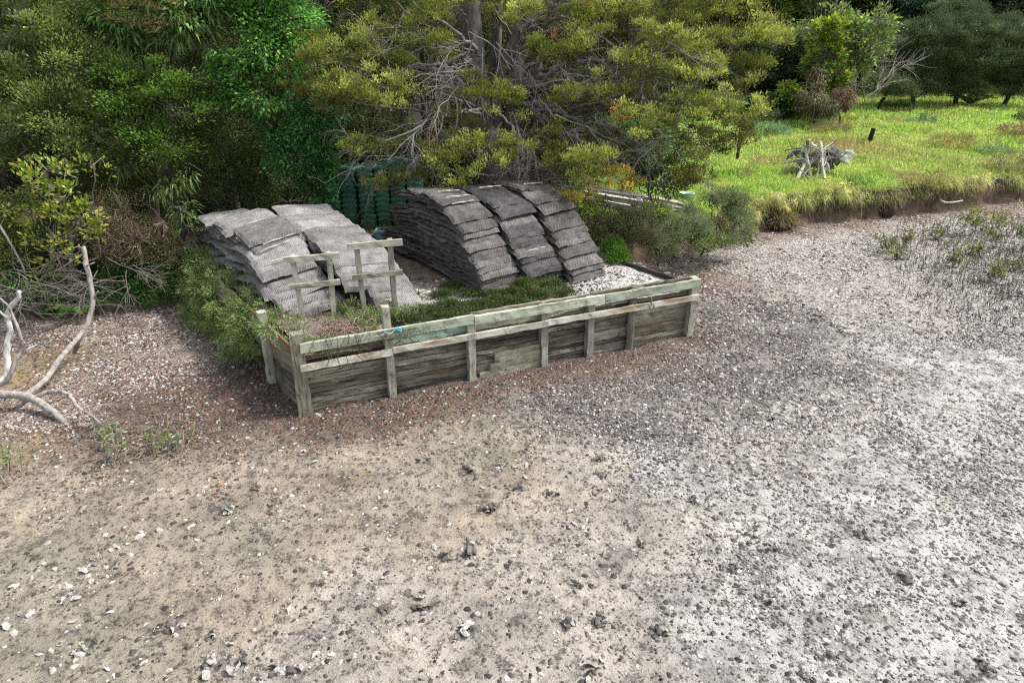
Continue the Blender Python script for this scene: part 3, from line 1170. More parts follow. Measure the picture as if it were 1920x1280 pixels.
# pale teal basket left at the foot
p = at(716, 437, 13.35)
o = basket_obj('single pale teal basket at the foot of the green columns', (p[0], p[1], p[2] - .12), .05, (9, 4.2, 6.0), None)
o.scale = (.85, .55, .8)
# ------------------------------------------------------------------ foliage
def rand_dirs(n):
    return nrm(rng.normal(0, 1, (n, 3)))


def leaves(P, A, Ls, Ws, fold=.15, bend=.12, upness=1.0):
    """one bent, folded blade per point: vertices and quads"""
    n = len(P)
    A = nrm(A)
    ref = np.tile([[0, 0, upness]], (n, 1)) + rng.normal(0, .55, (n, 3))
    S = nrm(np.cross(A, ref))
    Nn = np.cross(S, A)
    Ls = np.broadcast_to(np.asarray(Ls, float), (n,))[:, None]
    Ws = np.broadcast_to(np.asarray(Ws, float), (n,))[:, None]
    v0 = P
    m_ = P + A * Ls * .45 + Nn * fold * Ws
    v1 = m_ + S * Ws / 2
    v3 = m_ - S * Ws / 2
    v2 = P + A * Ls - np.array([[0, 0, 1.0]]) * Ls * bend
    V = np.stack([v0, v1, v2, v3], 1).reshape(-1, 3)
    Q = np.arange(4 * n).reshape(-1, 4)
    return V, Q


def leaf_cols(n, pal, jit=.18, grp=None):
    pal = np.asarray(pal, float)
    i = rng.integers(len(pal), size=n)
    c = pal[i] * np.exp(rng.normal(0, jit, (n, 1))) * (1 + rng.normal(0, .06, (n, 3)))
    if grp is not None:
        c = c * grp
    return np.clip(np.repeat(c, 4, 0), .002, .9)


GAIN = 1.0


def crown(mb, lobes, pal, dens=9.0, sub_r=.17, n_leaf=45, Ll=.05, Wl=.028, up=.45, out=.6, shell=(.55, 1.05), tip=None,
          droop=.1, flat=.75, back=.55, gap=.35, gscale=1.6, seed=0, jit=.18, fold=.15):
    """sprigs scattered over lobes, each sprig a tuft of blades; returns sprig centres"""
    CC = []
    LD_ = []
    for (c, r) in lobes:
        c = np.asarray(c, float)
        r = np.asarray(r, float) if np.ndim(r) else np.array([r, r, r * .85])
        area = (r[0] * r[1] + r[0] * r[2] + r[1] * r[2])
        n = max(4, int(dens * area * 4))
        d = rand_dirs(n)
        keep = (d[:, 1] < .25) | (rng.random(n) < back)
        d = d[keep]
        d[:, 2] = np.where(d[:, 2] < -.3, d[:, 2] * .7, d[:, 2])
        f = rng.uniform(shell[0] ** 3, shell[1] ** 3, len(d)) ** (1 / 3)
        p = c + d * f[:, None] * r
        g = fbm(p[:, 0] * gscale + p[:, 2] * .7 * gscale, p[:, 1] * gscale * .6 + p[:, 2] * gscale, 200 + seed, 3)
        k = g > (-1 + 2 * gap) * .55
        if k.sum() < 2:
            k[:] = True
        p, d = p[k], d[k]
        CC.append(p)
        LD_.append(d)
    if not CC:
        return np.zeros((0, 3))
    CC = np.concatenate(CC)
    LD_ = np.concatenate(LD_)
    n = len(CC)
    if n == 0:
        return CC
    cnt = rng.integers(int(n_leaf * .6), int(n_leaf * 1.4) + 1, n)
    idx = np.repeat(np.arange(n), cnt)
    m_ = len(idx)
    sr = (sub_r * rng.uniform(.7, 1.3, n))[idx]
    off = rng.normal(0, 1, (m_, 3)) * .55
    off[:, 2] *= flat
    P = CC[idx] + off * sr[:, None]
    A = LD_[idx] * out + np.array([0, 0, up]) + off * .6 + rng.normal(0, .26, (m_, 3))
    Ls = Ll * rng.uniform(.7, 1.35, m_)
    V, Q = leaves(P, A, Ls, Wl * rng.uniform(.75, 1.25, m_), fold, droop)
    tone = np.exp(rng.normal(0, .3, n))[idx][:, None]
    c = leaf_cols(m_, pal, jit, tone)
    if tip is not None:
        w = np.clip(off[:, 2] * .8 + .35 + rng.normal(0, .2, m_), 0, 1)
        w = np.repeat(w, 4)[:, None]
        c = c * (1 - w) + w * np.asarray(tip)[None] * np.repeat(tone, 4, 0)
    mb.add(V, Q, None, np.clip(c * GAIN, .002, .9))
    return CC


def limbs(mb, base, lobes, r0, col, spread=.35, top=None, sprigs=None, ntwig=0, seg=7):
    """trunk to the top and a curved limb to each lobe"""
    base = np.asarray(base, float)
    top = np.asarray(top, float) if top is not None else np.mean([l[0] for l in lobes], 0)
    n = 12
    tr = smoothpath([base - [0, 0, .15], base + (top - base) * .33 + rng.normal(0, .06, 3), base + (top - base) * .7 + rng.normal(0, .08, 3), top], 6)
    rr = np.linspace(r0, r0 * .35, len(tr))
    rr[0:3] *= [1.5, 1.25, 1.1]
    tube(mb, tr, rr, seg + 3, col, .12)
    for (c, r) in lobes:
        c = np.asarray(c, float)
        h = np.clip((c[2] - base[2]) / max(top[2] - base[2], .1) * .55, .12, .95)
        s = tr[int(h * (len(tr) - 1))]
        mid = s * .5 + c * .5 + np.array([0, 0, rng.uniform(-.15, .2)]) + rng.normal(0, .1, 3)
        pth = smoothpath([s, mid, c], 6, .015)
        tube(mb, pth, np.linspace(r0 * .32, r0 * .07 + .006, len(pth)), seg, col, .1)
    if sprigs is not None and len(sprigs) and ntwig:
        cs = np.array([l[0] for l in lobes])
        for p in sprigs[rng.integers(len(sprigs), size=min(ntwig, len(sprigs)))]:
            c = cs[np.argmin(((cs - p) ** 2).sum(1))]
            mid = (c + p) / 2 + rng.normal(0, .06, 3)
            tube(mb, [c, mid, p], [.014, .009, .004], 4, col, 0, False)


DENSE = 1.0


def plant(name, label, cat, base, lobes, pal, leafmat='leaf', trunk_col=(.11, .095, .08), r0=.09, group=None, top=None, ntwig=40, trunkname='trunk', crownname='crown', extra=None, **kw):
    t = thing(name, label, cat, tuple(base), 0, group)
    mb = MB()
    kw['dens'] = kw.get('dens', 9.0) * DENSE
    sp = crown(mb, lobes, pal, **kw)
    if extra:
        extra(mb, sp)
    base = np.asarray(base, float)
    mb.obj(crownname, M[leafmat], t, off=base)
    if r0:
        tb = MB()
        limbs(tb, base, lobes, r0, trunk_col, top=top, sprigs=sp, ntwig=ntwig)
        tb.obj(trunkname, M['bark'], t, off=base, smooth=True)
    return t


def lob(px, py, Y, rx, ry=None, rz=None):
    return (at(px, py, Y), (rx, ry if ry else rx * .8, rz if rz else rx * .8))


def gbase(x, y):
    return np.array([x, y, ground(x, y)])


OLIVE = [(.056, .083, .02), (.07, .098, .025), (.045, .07, .018)]
OLIVE_D = [(.038, .056, .015), (.05, .068, .02), (.042, .05, .018)]
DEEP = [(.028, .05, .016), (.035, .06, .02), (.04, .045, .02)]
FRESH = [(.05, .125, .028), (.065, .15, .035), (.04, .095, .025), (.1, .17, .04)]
LIME = [(.14, .2, .03), (.2, .24, .04), (.09, .15, .025), (.24, .22, .05)]
KAN = [(.045, .07, .032), (.06, .085, .04), (.035, .055, .028)]

# ---- left forest, front to back
DENSE = 2.1
GAIN = 2.15
plant('olive_tree', 'tall olive green small leaved tree at the left edge of the photo', 'tree', gbase(-11.2, 12.9),
      [lob(30, 40, 12.9, 1.0), lob(85, 120, 12.7, .9), lob(20, 170, 12.5, .9), lob(110, 220, 12.4, .75), lob(50, 280, 12.2, .85),
       lob(120, 290, 12.3, .6), lob(-60, 100, 12.6, 1.0), lob(-60, 260, 12.2, 1.0), lob(40, 360, 12.1, .7), lob(-40, 420, 11.9, .8), lob(90, -40, 13.0, 1.0), lob(-30, -60, 13, 1.1), lob(20, 460, 11.9, .5)],
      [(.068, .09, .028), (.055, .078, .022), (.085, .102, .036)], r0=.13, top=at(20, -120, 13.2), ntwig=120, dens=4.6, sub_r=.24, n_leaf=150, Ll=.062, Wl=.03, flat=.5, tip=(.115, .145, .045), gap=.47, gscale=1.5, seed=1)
plant('dark_bush_tree', 'shadowy dark green tree just right of the olive tree', 'tree', gbase(-9.2, 14.3),
      [lob(190, 80, 14.2, .9), lob(200, 180, 14.0, .8), lob(185, 270, 13.8, .7), lob(150, 10, 14.4, .9), lob(230, 340, 13.6, .6), lob(170, 350, 13.4, .6)],
      OLIVE_D, r0=.1, top=at(170, -60, 14.5), ntwig=60, dens=4, sub_r=.24, n_leaf=130, Ll=.062, Wl=.03, flat=.5, tip=(.08, .10, .025), gap=.47, gscale=1.5, seed=2)


def panicles(mb, sp):
    for (px, py) in ((215, 15), (232, 42), (205, 38), (275, 12), (300, 20), (262, 48), (285, 45), (310, 48), (240, 10), (330, 10), (345, 40), (290, 62)):
        c = at(px, py, 12.75)
        n = 120
        d = rand_dirs(n)
        d[:, 2] = np.abs(d[:, 2])
        P = c + d * rng.uniform(.02, .15, (n, 1))
        V, Q = leaves(P, d, .035, .014)
        mb.add(V, Q, None, leaf_cols(n, [(.42, .3, .14), (.36, .26, .1), (.45, .3, .2)]))


plant('flowering_tree', 'long leaved tree with tan flower heads at the top left', 'tree', gbase(-7.9, 14.6),
      [lob(270, 20, 13.2, .7), lob(330, 40, 13.2, .65), lob(215, 15, 13.3, .6), lob(300, -60, 13.4, .9), lob(380, 0, 13.4, .6), lob(235, 60, 13.3, .45)],
      [(.04, .085, .022), (.06, .11, .03), (.08, .12, .035)], 'leaf_glossy', r0=.11, top=at(290, -120, 14), dens=9, sub_r=.2, n_leaf=22, Ll=.16, Wl=.042, up=-.1, droop=.35, gap=.3, seed=3, extra=panicles)
plant('olive_bush_tree', 'dense rounded olive tree in the middle of the left thicket', 'tree', gbase(-6.9, 14.0),
      [lob(280, 140, 12.8, .7), lob(240, 180, 12.7, .6), lob(320, 200, 12.6, .55), lob(290, 105, 12.9, .55), lob(210, 140, 13.0, .45), lob(260, 240, 12.6, .5), lob(330, 140, 12.9, .5), lob(300, 270, 12.5, .5)],
      [(.042, .078, .018), (.055, .092, .02), (.032, .056, .015)], r0=.1, ntwig=60, dens=5, sub_r=.22, n_leaf=150, Ll=.062, Wl=.033, flat=.5, tip=(.075, .125, .026), gap=.42, gscale=1.6, seed=4)
plant('mixed_scrub_tree', 'twiggy dark olive tree left of the bright green vine', 'tree', gbase(-5.9, 14.6),
      [lob(380, 150, 14.0, .7), lob(390, 70, 14.3, .8), lob(350, 240, 13.7, .65), lob(410, 210, 13.7, .6), lob(370, 300, 13.4, .6), lob(300, 290, 13.3, .6), lob(440, 270, 13.6, .55), lob(420, 10, 14.4, .8)],
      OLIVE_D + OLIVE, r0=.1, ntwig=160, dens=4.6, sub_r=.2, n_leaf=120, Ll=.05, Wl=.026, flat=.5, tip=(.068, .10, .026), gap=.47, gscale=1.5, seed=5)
plant('bright_leafy_tree', 'bright green broad leaved tree left of the big spreading tree', 'tree', gbase(-4.4, 14.6),
      [lob(470, 50, 13.4, .6), lob(510, 100, 13.2, .6), lob(455, 110, 13.3, .55), lob(490, 170, 13.1, .55), lob(540, 40, 13.6, .55), lob(440, 20, 13.6, .6), lob(550, 150, 13.4, .5),
       lob(500, -40, 13.6, .8), lob(420, 170, 13.4, .4)],
      FRESH, 'leaf_glossy', r0=.11, top=at(500, -90, 13.9), dens=11, sub_r=.17, n_leaf=34, Ll=.085, Wl=.05, up=.1, droop=.25, gap=.42, seed=6)
plant('shrub', 'dark glossy shrub hanging over the left end of the green baskets', 'shrub', gbase(-4.3, 13.6),
      [lob(590, 250, 13.3, .5), lob(560, 300, 13.2, .55), lob(600, 310, 13.2, .4), lob(620, 200, 13.6, .5), lob(530, 240, 13.4, .5), lob(595, 350, 13.3, .35), lob(570, 210, 13.4, .45)],
      [(.028, .08, .03), (.04, .1, .035), (.05, .12, .03)], 'leaf_glossy', r0=.06, dens=13, sub_r=.15, n_leaf=36, Ll=.07, Wl=.042, up=.1, droop=.25, gap=.35, seed=7)
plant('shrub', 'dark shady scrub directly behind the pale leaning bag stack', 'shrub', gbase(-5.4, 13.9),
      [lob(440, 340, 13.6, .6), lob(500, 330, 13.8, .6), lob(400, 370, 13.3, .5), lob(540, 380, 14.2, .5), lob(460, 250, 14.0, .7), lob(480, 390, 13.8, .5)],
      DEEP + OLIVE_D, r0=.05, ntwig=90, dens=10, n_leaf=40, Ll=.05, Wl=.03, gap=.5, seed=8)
plant('coastal_shrub', 'bright yellow green leathery leaved shrub overhanging the left beach', 'shrub', gbase(-8.0, 11.5),
      [lob(90, 320, 11.1, .42), lob(145, 335, 11.0, .4), lob(120, 370, 10.9, .38), lob(60, 400, 10.9, .42), lob(150, 410, 10.8, .38), lob(100, 440, 10.8, .4), lob(110, 480, 10.7, .33), lob(175, 395, 10.8, .26), lob(175, 310, 11.0, .25), lob(180, 430, 10.8, .2), lob(85, 500, 10.7, .3), lob(60, 350, 11.1, .35)],
      [np.array(q) * .62 for q in LIME], 'leaf_glossy', r0=.04, ntwig=80, dens=5, sub_r=.09, n_leaf=15, Ll=.085, Wl=.05, up=.6, droop=.05, gap=.42, seed=9, trunk_col=(.2, .18, .16))
plant('tangled_shrub', 'brown twiggy half dead shrub mound at the top of the left beach', 'shrub', gbase(-6.95, 12.1),
      [lob(230, 400, 11.9, .55, .5, .5), lob(260, 450, 11.7, .65, .5, .55), lob(215, 460, 11.7, .5), lob(305, 480, 11.9, .5, .4, .5), lob(200, 400, 11.9, .35), lob(310, 420, 12.0, .35)],
      [(.085, .065, .04), (.065, .065, .03), (.05, .06, .022), (.12, .08, .055)], r0=.03, ntwig=420, dens=15, n_leaf=34, Ll=.036, Wl=.014, gap=.35, seed=10, trunk_col=(.2, .155, .13))


def fruits(mb, sp):
    pass


plant('long_leaf_shrub', 'shrub of drooping long narrow leaves beside the left bag stack', 'shrub', gbase(-6.3, 12.9),
      [lob(345, 395, 12.0, .2), lob(325, 350, 12.2, .2), lob(290, 365, 12.2, .18), lob(355, 425, 11.9, .2), lob(350, 335, 12.3, .17), lob(235, 310, 12.6, .22), lob(205, 290, 12.5, .2)],
      [(.035, .065, .018), (.05, .08, .02), (.065, .09, .028)], 'leaf_glossy', r0=.035, dens=13, sub_r=.1, n_leaf=16, Ll=.14, Wl=.028, up=.05, droop=.55, out=.8, gap=.3, seed=11)
for i, (px, py, Y, r, lab) in enumerate(((285, 545, 11.6, .5, 'low dark green groundcover clump at the top of the left beach nearest the weedy wall'),
                                         (215, 560, 11.5, .42, 'low green groundcover clump behind the upright driftwood stub'),
                                         (85, 565, 11.3, .5, 'low green groundcover clump under the leathery leaved shrub'),
                                         (10, 560, 11.2, .45, 'low green groundcover clump at the left edge above the bleached driftwood'))):
    c = at(px, py, Y)
    plant('groundcover_clump', lab, 'plant', gbase(c[0], c[1]), [(c, (r, .35, .28)), (c + [.4, .15, .05], (.35, .3, .22)), (c + [-.4, .15, .05], (.35, .3, .25)), (c + [0, .35, .22], (r, .3, .25))],
          [(.03, .075, .02), (.045, .095, .025), (.03, .06, .018)], 'leaf', r0=0, dens=24, sub_r=.1, n_leaf=26, Ll=.05, Wl=.036, gap=.3, seed=12 + i)


def fern(label, base, n=9, Lf=.6, col=((.07, .16, .03), (.1, .19, .04)), elev=.7, cat='fern', group=None):
    t = thing('fern', label, cat, tuple(base), 0, group)
    for k in range(n):
        a = 2 * PI * k / n + rng.uniform(-.2, .2)
        d = np.array([math.cos(a), math.sin(a), 0])
        ss = np.linspace(0, 1, 14)
        P = np.array([d * Lf * s * math.cos(elev * (1 - s * .6)) + np.array([0, 0, Lf * (math.sin(elev) * s - .55 * s * s)]) for s in ss])
        mb = MB()
        tube(mb, P, np.linspace(.008, .003, 14), 4, (.1, .12, .04), 0, False)
        side = np.cross(d, [0, 0, 1.0])
        for sgn in (-1, 1):
            q = np.concatenate([P[1:-1], (P[1:-1] + P[2:]) / 2])
            s_ = np.concatenate([ss[1:-1], ss[1:-1] + .035])
            A = sgn * side[None] + d[None] * .5 + rng.normal(0, .08, (len(q), 3))
            V, Q = leaves(q, A, Lf * .30 * np.sin(PI * np.clip(s_, .08, .97)) ** .7, Lf * .055, .1, .15, 2)
            mb.add(V, Q, None, leaf_cols(len(q), col, .15))
        mb.obj('frond', M['leaf'], t)
    return t


c = at(135, 525, 11.15)
fern('bright green fern below the leathery shrub beside the driftwood stub', (c[0], c[1], ground(c[0], c[1]) + .15), 8, .55)
c = at(105, 505, 11.3)
fern('darker fern tucked under the leathery shrub, further left of the bright fern', (c[0] - .3, c[1], ground(c[0], c[1]) + .25), 7, .5, ((.03, .08, .03), (.04, .1, .03)))

# back rows that close the thicket, each its own crown
DENSE = 2.0
GAIN = 1.7
back = [(1.5, 23, 8.5, 'rear tree behind the right stems of the spreading tree'), (4.0, 24.5, 8.5, 'rear tree behind the middle right of the spreading crown'), (6.3, 27.5, 8, 'rear tree behind the right end of the spreading crown'), (-14.2, 15.5, 6.5, 'dark tree close behind the olive tree at the left edge'), (-13.5, 22, 8.5, 'hindmost tall tree at the far left'), (-10.2, 23.5, 8.5, 'rear tall tree behind the shadowy tree'), (-17, 21, 8.5, 'rear tall tree beyond the left edge'), (-6, 24, 9, 'rear tall tree behind the bright leafy tree'), (-15, 18, 7, 'far dark tree beyond the left edge of the photo'), (-11, 20.5, 7.5, 'hindmost dark tree behind the left edge'), (-7.6, 20.5, 8, 'hindmost dark tree behind the flowering tree'), (-4.2, 21, 8, 'hindmost dark tree behind the bright leafy tree'), (-.8, 22, 8, 'hindmost dark tree behind the main stems'), (-12.5, 17, 6.5, 'far dark tree behind the left edge of the thicket'), (-9.6, 17.5, 6.8, 'far dark tree behind the shadowy tree'), (-7.0, 17.2, 6.6, 'far dark tree behind the flowering tree'),
        (-4.6, 17.4, 7.0, 'far dark tree behind the bright leafy tree'), (-2.2, 18.4, 6.8, 'far dark tree behind the left limbs of the spreading tree'), (.3, 19.2, 6.8, 'far dark tree behind the main stems'),
        (2.6, 20.5, 6.2, 'far dark tree behind the right limbs of the spreading tree')]
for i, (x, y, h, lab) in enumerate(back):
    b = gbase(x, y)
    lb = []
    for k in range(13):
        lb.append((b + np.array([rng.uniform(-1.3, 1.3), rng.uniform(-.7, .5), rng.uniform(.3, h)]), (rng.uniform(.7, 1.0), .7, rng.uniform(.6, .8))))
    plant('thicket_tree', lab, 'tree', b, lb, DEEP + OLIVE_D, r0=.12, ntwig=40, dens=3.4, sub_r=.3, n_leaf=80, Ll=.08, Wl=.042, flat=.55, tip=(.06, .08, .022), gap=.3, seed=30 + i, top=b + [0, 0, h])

DENSE = 1.5
x = rng.uniform(-17, 2.2, 60000)
y = rng.uniform(11.5, 24, 60000)
d = y - bank_y(x)
k = (d > .5) & ~((x > -5.2) & (y < 13.4))
x, y = x[k], y[k]
z = land_z(x, y) + rng.random(len(x)) ** 1.5 * np.clip(.35 + .9 * fbm(x * .8, y * .8, 340, 3), .05, 1.1)
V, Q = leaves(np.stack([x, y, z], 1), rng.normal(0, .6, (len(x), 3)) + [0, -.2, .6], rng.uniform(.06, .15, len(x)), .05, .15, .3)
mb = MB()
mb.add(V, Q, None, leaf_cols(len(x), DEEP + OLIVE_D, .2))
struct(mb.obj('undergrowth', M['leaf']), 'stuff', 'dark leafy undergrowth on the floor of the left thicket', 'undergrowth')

# ------------------------------------------------------------------ the big spreading tree
TB = gbase(-.35, 15.0)
TY = [(.085, .108, .022), (.105, .122, .025), (.068, .088, .018), (.1, .105, .024)]
TYB = [(.125, .15, .034), (.155, .172, .045), (.098, .125, .028)]
TBR = [(.068, .07, .02), (.085, .078, .024), (.055, .06, .018)]
PADS = [  # px, py, Y, rx, ry, rz, palette
    (645, 70, 13.0, .55, .5, .34, 1), (705, 55, 12.9, .55, .5, .32, 1), (760, 60, 13.0, .5, .5, .26, 0), (640, 110, 12.9, .45, .4, .28, 0), (725, 100, 13.1, .45, .4, .22, 0),
    (800, 75, 13.3, .35, .4, .2, 0),
    (640, 165, 12.5, .42, .4, .27, 1), (700, 160, 12.4, .5, .4, .3, 1), (745, 155, 12.4, .32, .3, .24, 1), (600, 140, 12.8, .4, .4, .3, 2), (572, 130, 12.9, .3, .35, .45, 2), (620, 195, 12.5, .35, .3, .16, 2),
    (580, 75, 13.3, .3, .3, .3, 0), (575, 180, 13.0, .28, .3, .25, 2), (680, 130, 13.2, .5, .4, .2, 2), (740, 120, 13.3, .4, .3, .15, 2),
    (670, 280, 12.3, .28, .3, .22, 0), (705, 265, 12.4, .25, .25, .18, 2),
    (850, 290, 11.9, .42, .4, .27, 1), (905, 285, 11.9, .38, .4, .26, 1), (870, 320, 11.8, .3, .3, .15, 0), (945, 270, 12.2, .25, .25, .15, 1), (830, 262, 12.2, .3, .3, .15, 2), (870, 225, 12.8, .5, .35, .14, 2),
    (735, 345, 12.2, .24, .25, .12, 2), (775, 335, 12.2, .22, .25, .16, 2),
    (920, 165, 12.6, .38, .35, .2, 0), (965, 185, 12.5, .32, .3, .2, 1), (900, 155, 12.7, .25, .25, .14, 2),
    (850, 5, 13.4, .6, .5, .22, 0), (960, 20, 13.2, .42, .4, .22, 1), (930, -15, 13.4, .5, .4, .25, 0), (790, -10, 13.8, .5, .4, .25, 2),
    (1045, 75, 12.9, .48, .45, .26, 0), (1100, 75, 12.9, .38, .4, .26, 1), (1020, 100, 12.9, .3, .3, .15, 2), (1060, 110, 12.8, .35, .3, .14, 2),
    (1110, 20, 13.4, .5, .45, .2, 0), (1190, 15, 13.6, .5, .45, .22, 1), (1060, -10, 13.6, .5, .4, .2, 2),
    (1080, 175, 12.5, .38, .3, .16, 0), (1130, 180, 12.4, .32, .3, .2, 2), (1175, 205, 12.2, .35, .3, .26, 1), (1195, 225, 12.2, .28, .3, .18, 1), (1150, 160, 12.7, .35, .3, .14, 2),
    (1185, 112, 12.9, .36, .35, .18, 1), (1225, 115, 12.9, .25, .3, .2, 1), (1255, 75, 13.1, .42, .4, .28, 1), (1300, 85, 13.1, .42, .4, .26, 1), (1265, 120, 12.9, .4, .4, .26, 1), (1310, 130, 12.9, .4, .4, .25, 1), (1240, 50, 13.3, .3, .3, .2, 1),
    (1290, 180, 12.7, .42, .4, .26, 0), (1335, 180, 12.7, .36, .4, .28, 1), (1375, 185, 12.9, .32, .35, .3, 1), (1390, 200, 13.1, .25, .3, .3, 1), (1300, 215, 12.6, .36, .35, .22, 1), (1250, 160, 12.9, .38, .3, .22, 2),
    (1345, 60, 13.6, .5, .45, .3, 1), (1395, 60, 13.8, .5, .45, .34, 1), (1430, 75, 13.9, .35, .4, .26, 1), (1465, 62, 14.0, .2, .25, .12, 1), (1370, 20, 13.9, .5, .45, .28, 1), (1310, 25, 13.7, .5, .45, .26, 0), (1260, 10, 13.7, .5, .4, .24, 0), (1400, 105, 13.7, .4, .4, .3, 0), (1370, 130, 13.5, .36, .4, .26, 2), (1400, 150, 13.5, .28, .3, .25, 2), (1400, -25, 14.2, .6, .5, .3, 1), (1320, -30, 14, .6, .5, .3, 1), (1225, -25, 13.9, .6, .5, .26, 0), (1140, -30, 13.9, .6, .5, .25, 0),
    (1385, 245, 13.2, .3, .3, .3, 2), (1350, 240, 12.9, .4, .35, .3, 2), (1310, 260, 12.8, .38, .35, .26, 2), (1285, 295, 12.4, .34, .35, .36, 2), (1310, 310, 12.5, .25, .3, .28, 2), (1270, 330, 12.4, .2, .25, .2, 2), (1290, 345, 12.3, .16, .2, .12, 2), (1340, 200, 13.4, .5, .4, .3, 2), (1350, 275, 13.1, .3, .3, .2, 2),
    (1040, 265, 12.1, .32, .35, .2, 0), (1080, 290, 11.9, .38, .35, .25, 1), (1110, 300, 11.9, .3, .3, .25, 1), (1050, 300, 12.0, .28, .3, .2, 2), (1095, 335, 11.8, .3, .3, .14, 1), (1140, 325, 12.0, .3, .3, .16, 3), (1075, 368, 11.6, .24, .2, .07, 3), (1025, 245, 12.4, .3, .3, .15, 2), (1165, 345, 12.2, .2, .2, .1, 3),
    (1215, 250, 13.4, .5, .4, .3, 2), (1160, 250, 13.6, .5, .4, .2, 2), (1230, 200, 13.7, .5, .4, .25, 2),
]
# inner growth closing the crown's right half; gap shade darkened into its leaf colour
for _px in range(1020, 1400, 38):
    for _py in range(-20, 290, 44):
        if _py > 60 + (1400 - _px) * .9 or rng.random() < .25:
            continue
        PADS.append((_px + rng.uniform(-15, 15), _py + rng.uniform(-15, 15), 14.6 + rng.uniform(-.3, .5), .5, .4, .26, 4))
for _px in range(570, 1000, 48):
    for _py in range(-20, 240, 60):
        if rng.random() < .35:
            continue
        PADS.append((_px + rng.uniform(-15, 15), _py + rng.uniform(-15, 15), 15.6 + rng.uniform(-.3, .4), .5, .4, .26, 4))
PALS = [TY, TYB, TBR, [(.17, .14, .025), (.17, .115, .03), (.13, .135, .025)], [(.042, .038, .018), (.055, .045, .022), (.034, .036, .015)]]  # last palette: shade between the pads painted as darker leaves
bigtree = thing('spreading_tree', 'big spreading tree with yellow green foliage and bare grey branches behind the bag stacks', 'tree', tuple(TB))
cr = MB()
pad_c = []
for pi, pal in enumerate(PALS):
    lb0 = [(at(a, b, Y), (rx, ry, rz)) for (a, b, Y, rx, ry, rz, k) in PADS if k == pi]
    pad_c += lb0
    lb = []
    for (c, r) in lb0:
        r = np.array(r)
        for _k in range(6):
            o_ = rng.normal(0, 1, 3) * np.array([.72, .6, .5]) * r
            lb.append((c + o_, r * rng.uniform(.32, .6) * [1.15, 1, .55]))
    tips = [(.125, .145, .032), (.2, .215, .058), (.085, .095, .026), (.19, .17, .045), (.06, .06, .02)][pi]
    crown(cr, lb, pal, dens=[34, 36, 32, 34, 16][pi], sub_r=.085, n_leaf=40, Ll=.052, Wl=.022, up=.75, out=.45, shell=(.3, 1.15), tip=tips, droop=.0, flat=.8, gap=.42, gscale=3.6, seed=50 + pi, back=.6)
# rusty dead sprigs here and there
for (px, py, Y) in ((805, 247, 12.3), (822, 236, 12.3), (1163, 207, 12.0), (1172, 215, 12.0), (1105, 10, 13.2), (1045, 65, 12.6), (1120, 340, 11.8), (868, 352, 12.4)):
    crown(cr, [(at(px, py, Y), (.13, .12, .1))], [(.22, .06, .035), (.17, .07, .04)], dens=26, sub_r=.05, n_leaf=18, Ll=.04, Wl=.012, gap=.3, seed=60)
cr.obj('crown', M['leaf'], bigtree, off=TB)
BK_ = (.125, .112, .102)
stems = [([(938, 372), (925, 320), (905, 220), (888, 120), (882, -10), (878, -80)], .30, 15.0), ([(945, 372), (950, 300), (962, 200), (965, 100), (968, -40)], .26, 15.1),
         ([(950, 370), (985, 290), (1000, 180), (1005, 60), (1020, -40)], .2, 15.2), ([(930, 372), (900, 330), (905, 250), (925, 140), (935, -40)], .18, 15.4),
         ([(940, 370), (930, 240), (945, 120), (1000, 40), (1080, -30)], .17, 15.0)]
tr = MB()
for pts, r, Y in stems:
    q = [at(a, b, Y) for a, b in pts]
    q[0] = np.array([TB[0] + (q[0][0] - TB[0]) * .6, Y, TB[2] - .2])
    q.insert(1, (q[0] + q[1]) / 2)
    pth = smoothpath(q, 7, .01)
    tube(tr, pth, np.linspace(r * 1.25, r * .5, len(pth)), 14, BK_, .14)
tr.obj('trunk', M['bark'], bigtree, off=TB, smooth=True)
# grey limbs to the pads and along the lines seen in the photo
lm = MB()
VIS = [([(895, 95), (840, 50), (790, 20), (760, -10)], 14.2, 13.2, .07), ([(890, 165), (830, 130), (790, 60), (745, 5)], 14.6, 13.2, .06), ([(890, 180), (830, 125), (750, 130), (690, 150)], 14.6, 12.6, .06),
       ([(895, 180), (840, 105), (800, 65)], 14.6, 13.4, .075), ([(975, 60), (1040, 20), (1085, -20)], 14.8, 13.8, .09), ([(1000, 55), (1045, 35), (1095, 30)], 14.8, 13.6, .07), ([(960, 170), (1010, 155), (1060, 120), (1140, 110), (1210, 70)], 14.8, 13.2, .075),
       ([(1005, 150), (1090, 110), (1170, 60), (1320, 60), (1400, 70)], 15.0, 13.9, .08), ([(965, 195), (1060, 200), (1150, 190), (1260, 190), (1330, 190)], 14.8, 12.9, .06), ([(960, 165), (1030, 140), (1130, 130), (1260, 130)], 14.9, 13.0, .06),
       ([(1000, 190), (1040, 215), (1120, 232), (1180, 250)], 14.6, 12.9, .05), ([(1000, 215), (1030, 240), (1080, 260), (1150, 290)], 14.4, 12.4, .045), ([(925, 200), (960, 240), (990, 290), (1040, 330)], 14.4, 12.6, .05),
       ([(900, 205), (870, 210), (830, 215), (800, 225), (715, 250)], 14.2, 12.5, .05), ([(905, 215), (850, 208), (810, 215), (780, 260)], 14.0, 12.3, .04), ([(890, 200), (830, 175), (825, 150), (770, 160), (720, 165)], 14.5, 12.5, .045),
       ([(1005, 250), (1060, 250), (1130, 280), (1200, 260), (1290, 290)], 14.6, 12.7, .05), ([(950, 300), (930, 310), (890, 300)], 14.4, 12.0, .04), ([(985, 265), (1030, 290), (1080, 300)], 14.3, 12.1, .045),
       ([(905, 260), (870, 240), (850, 280)], 14.3, 12.1, .04)]
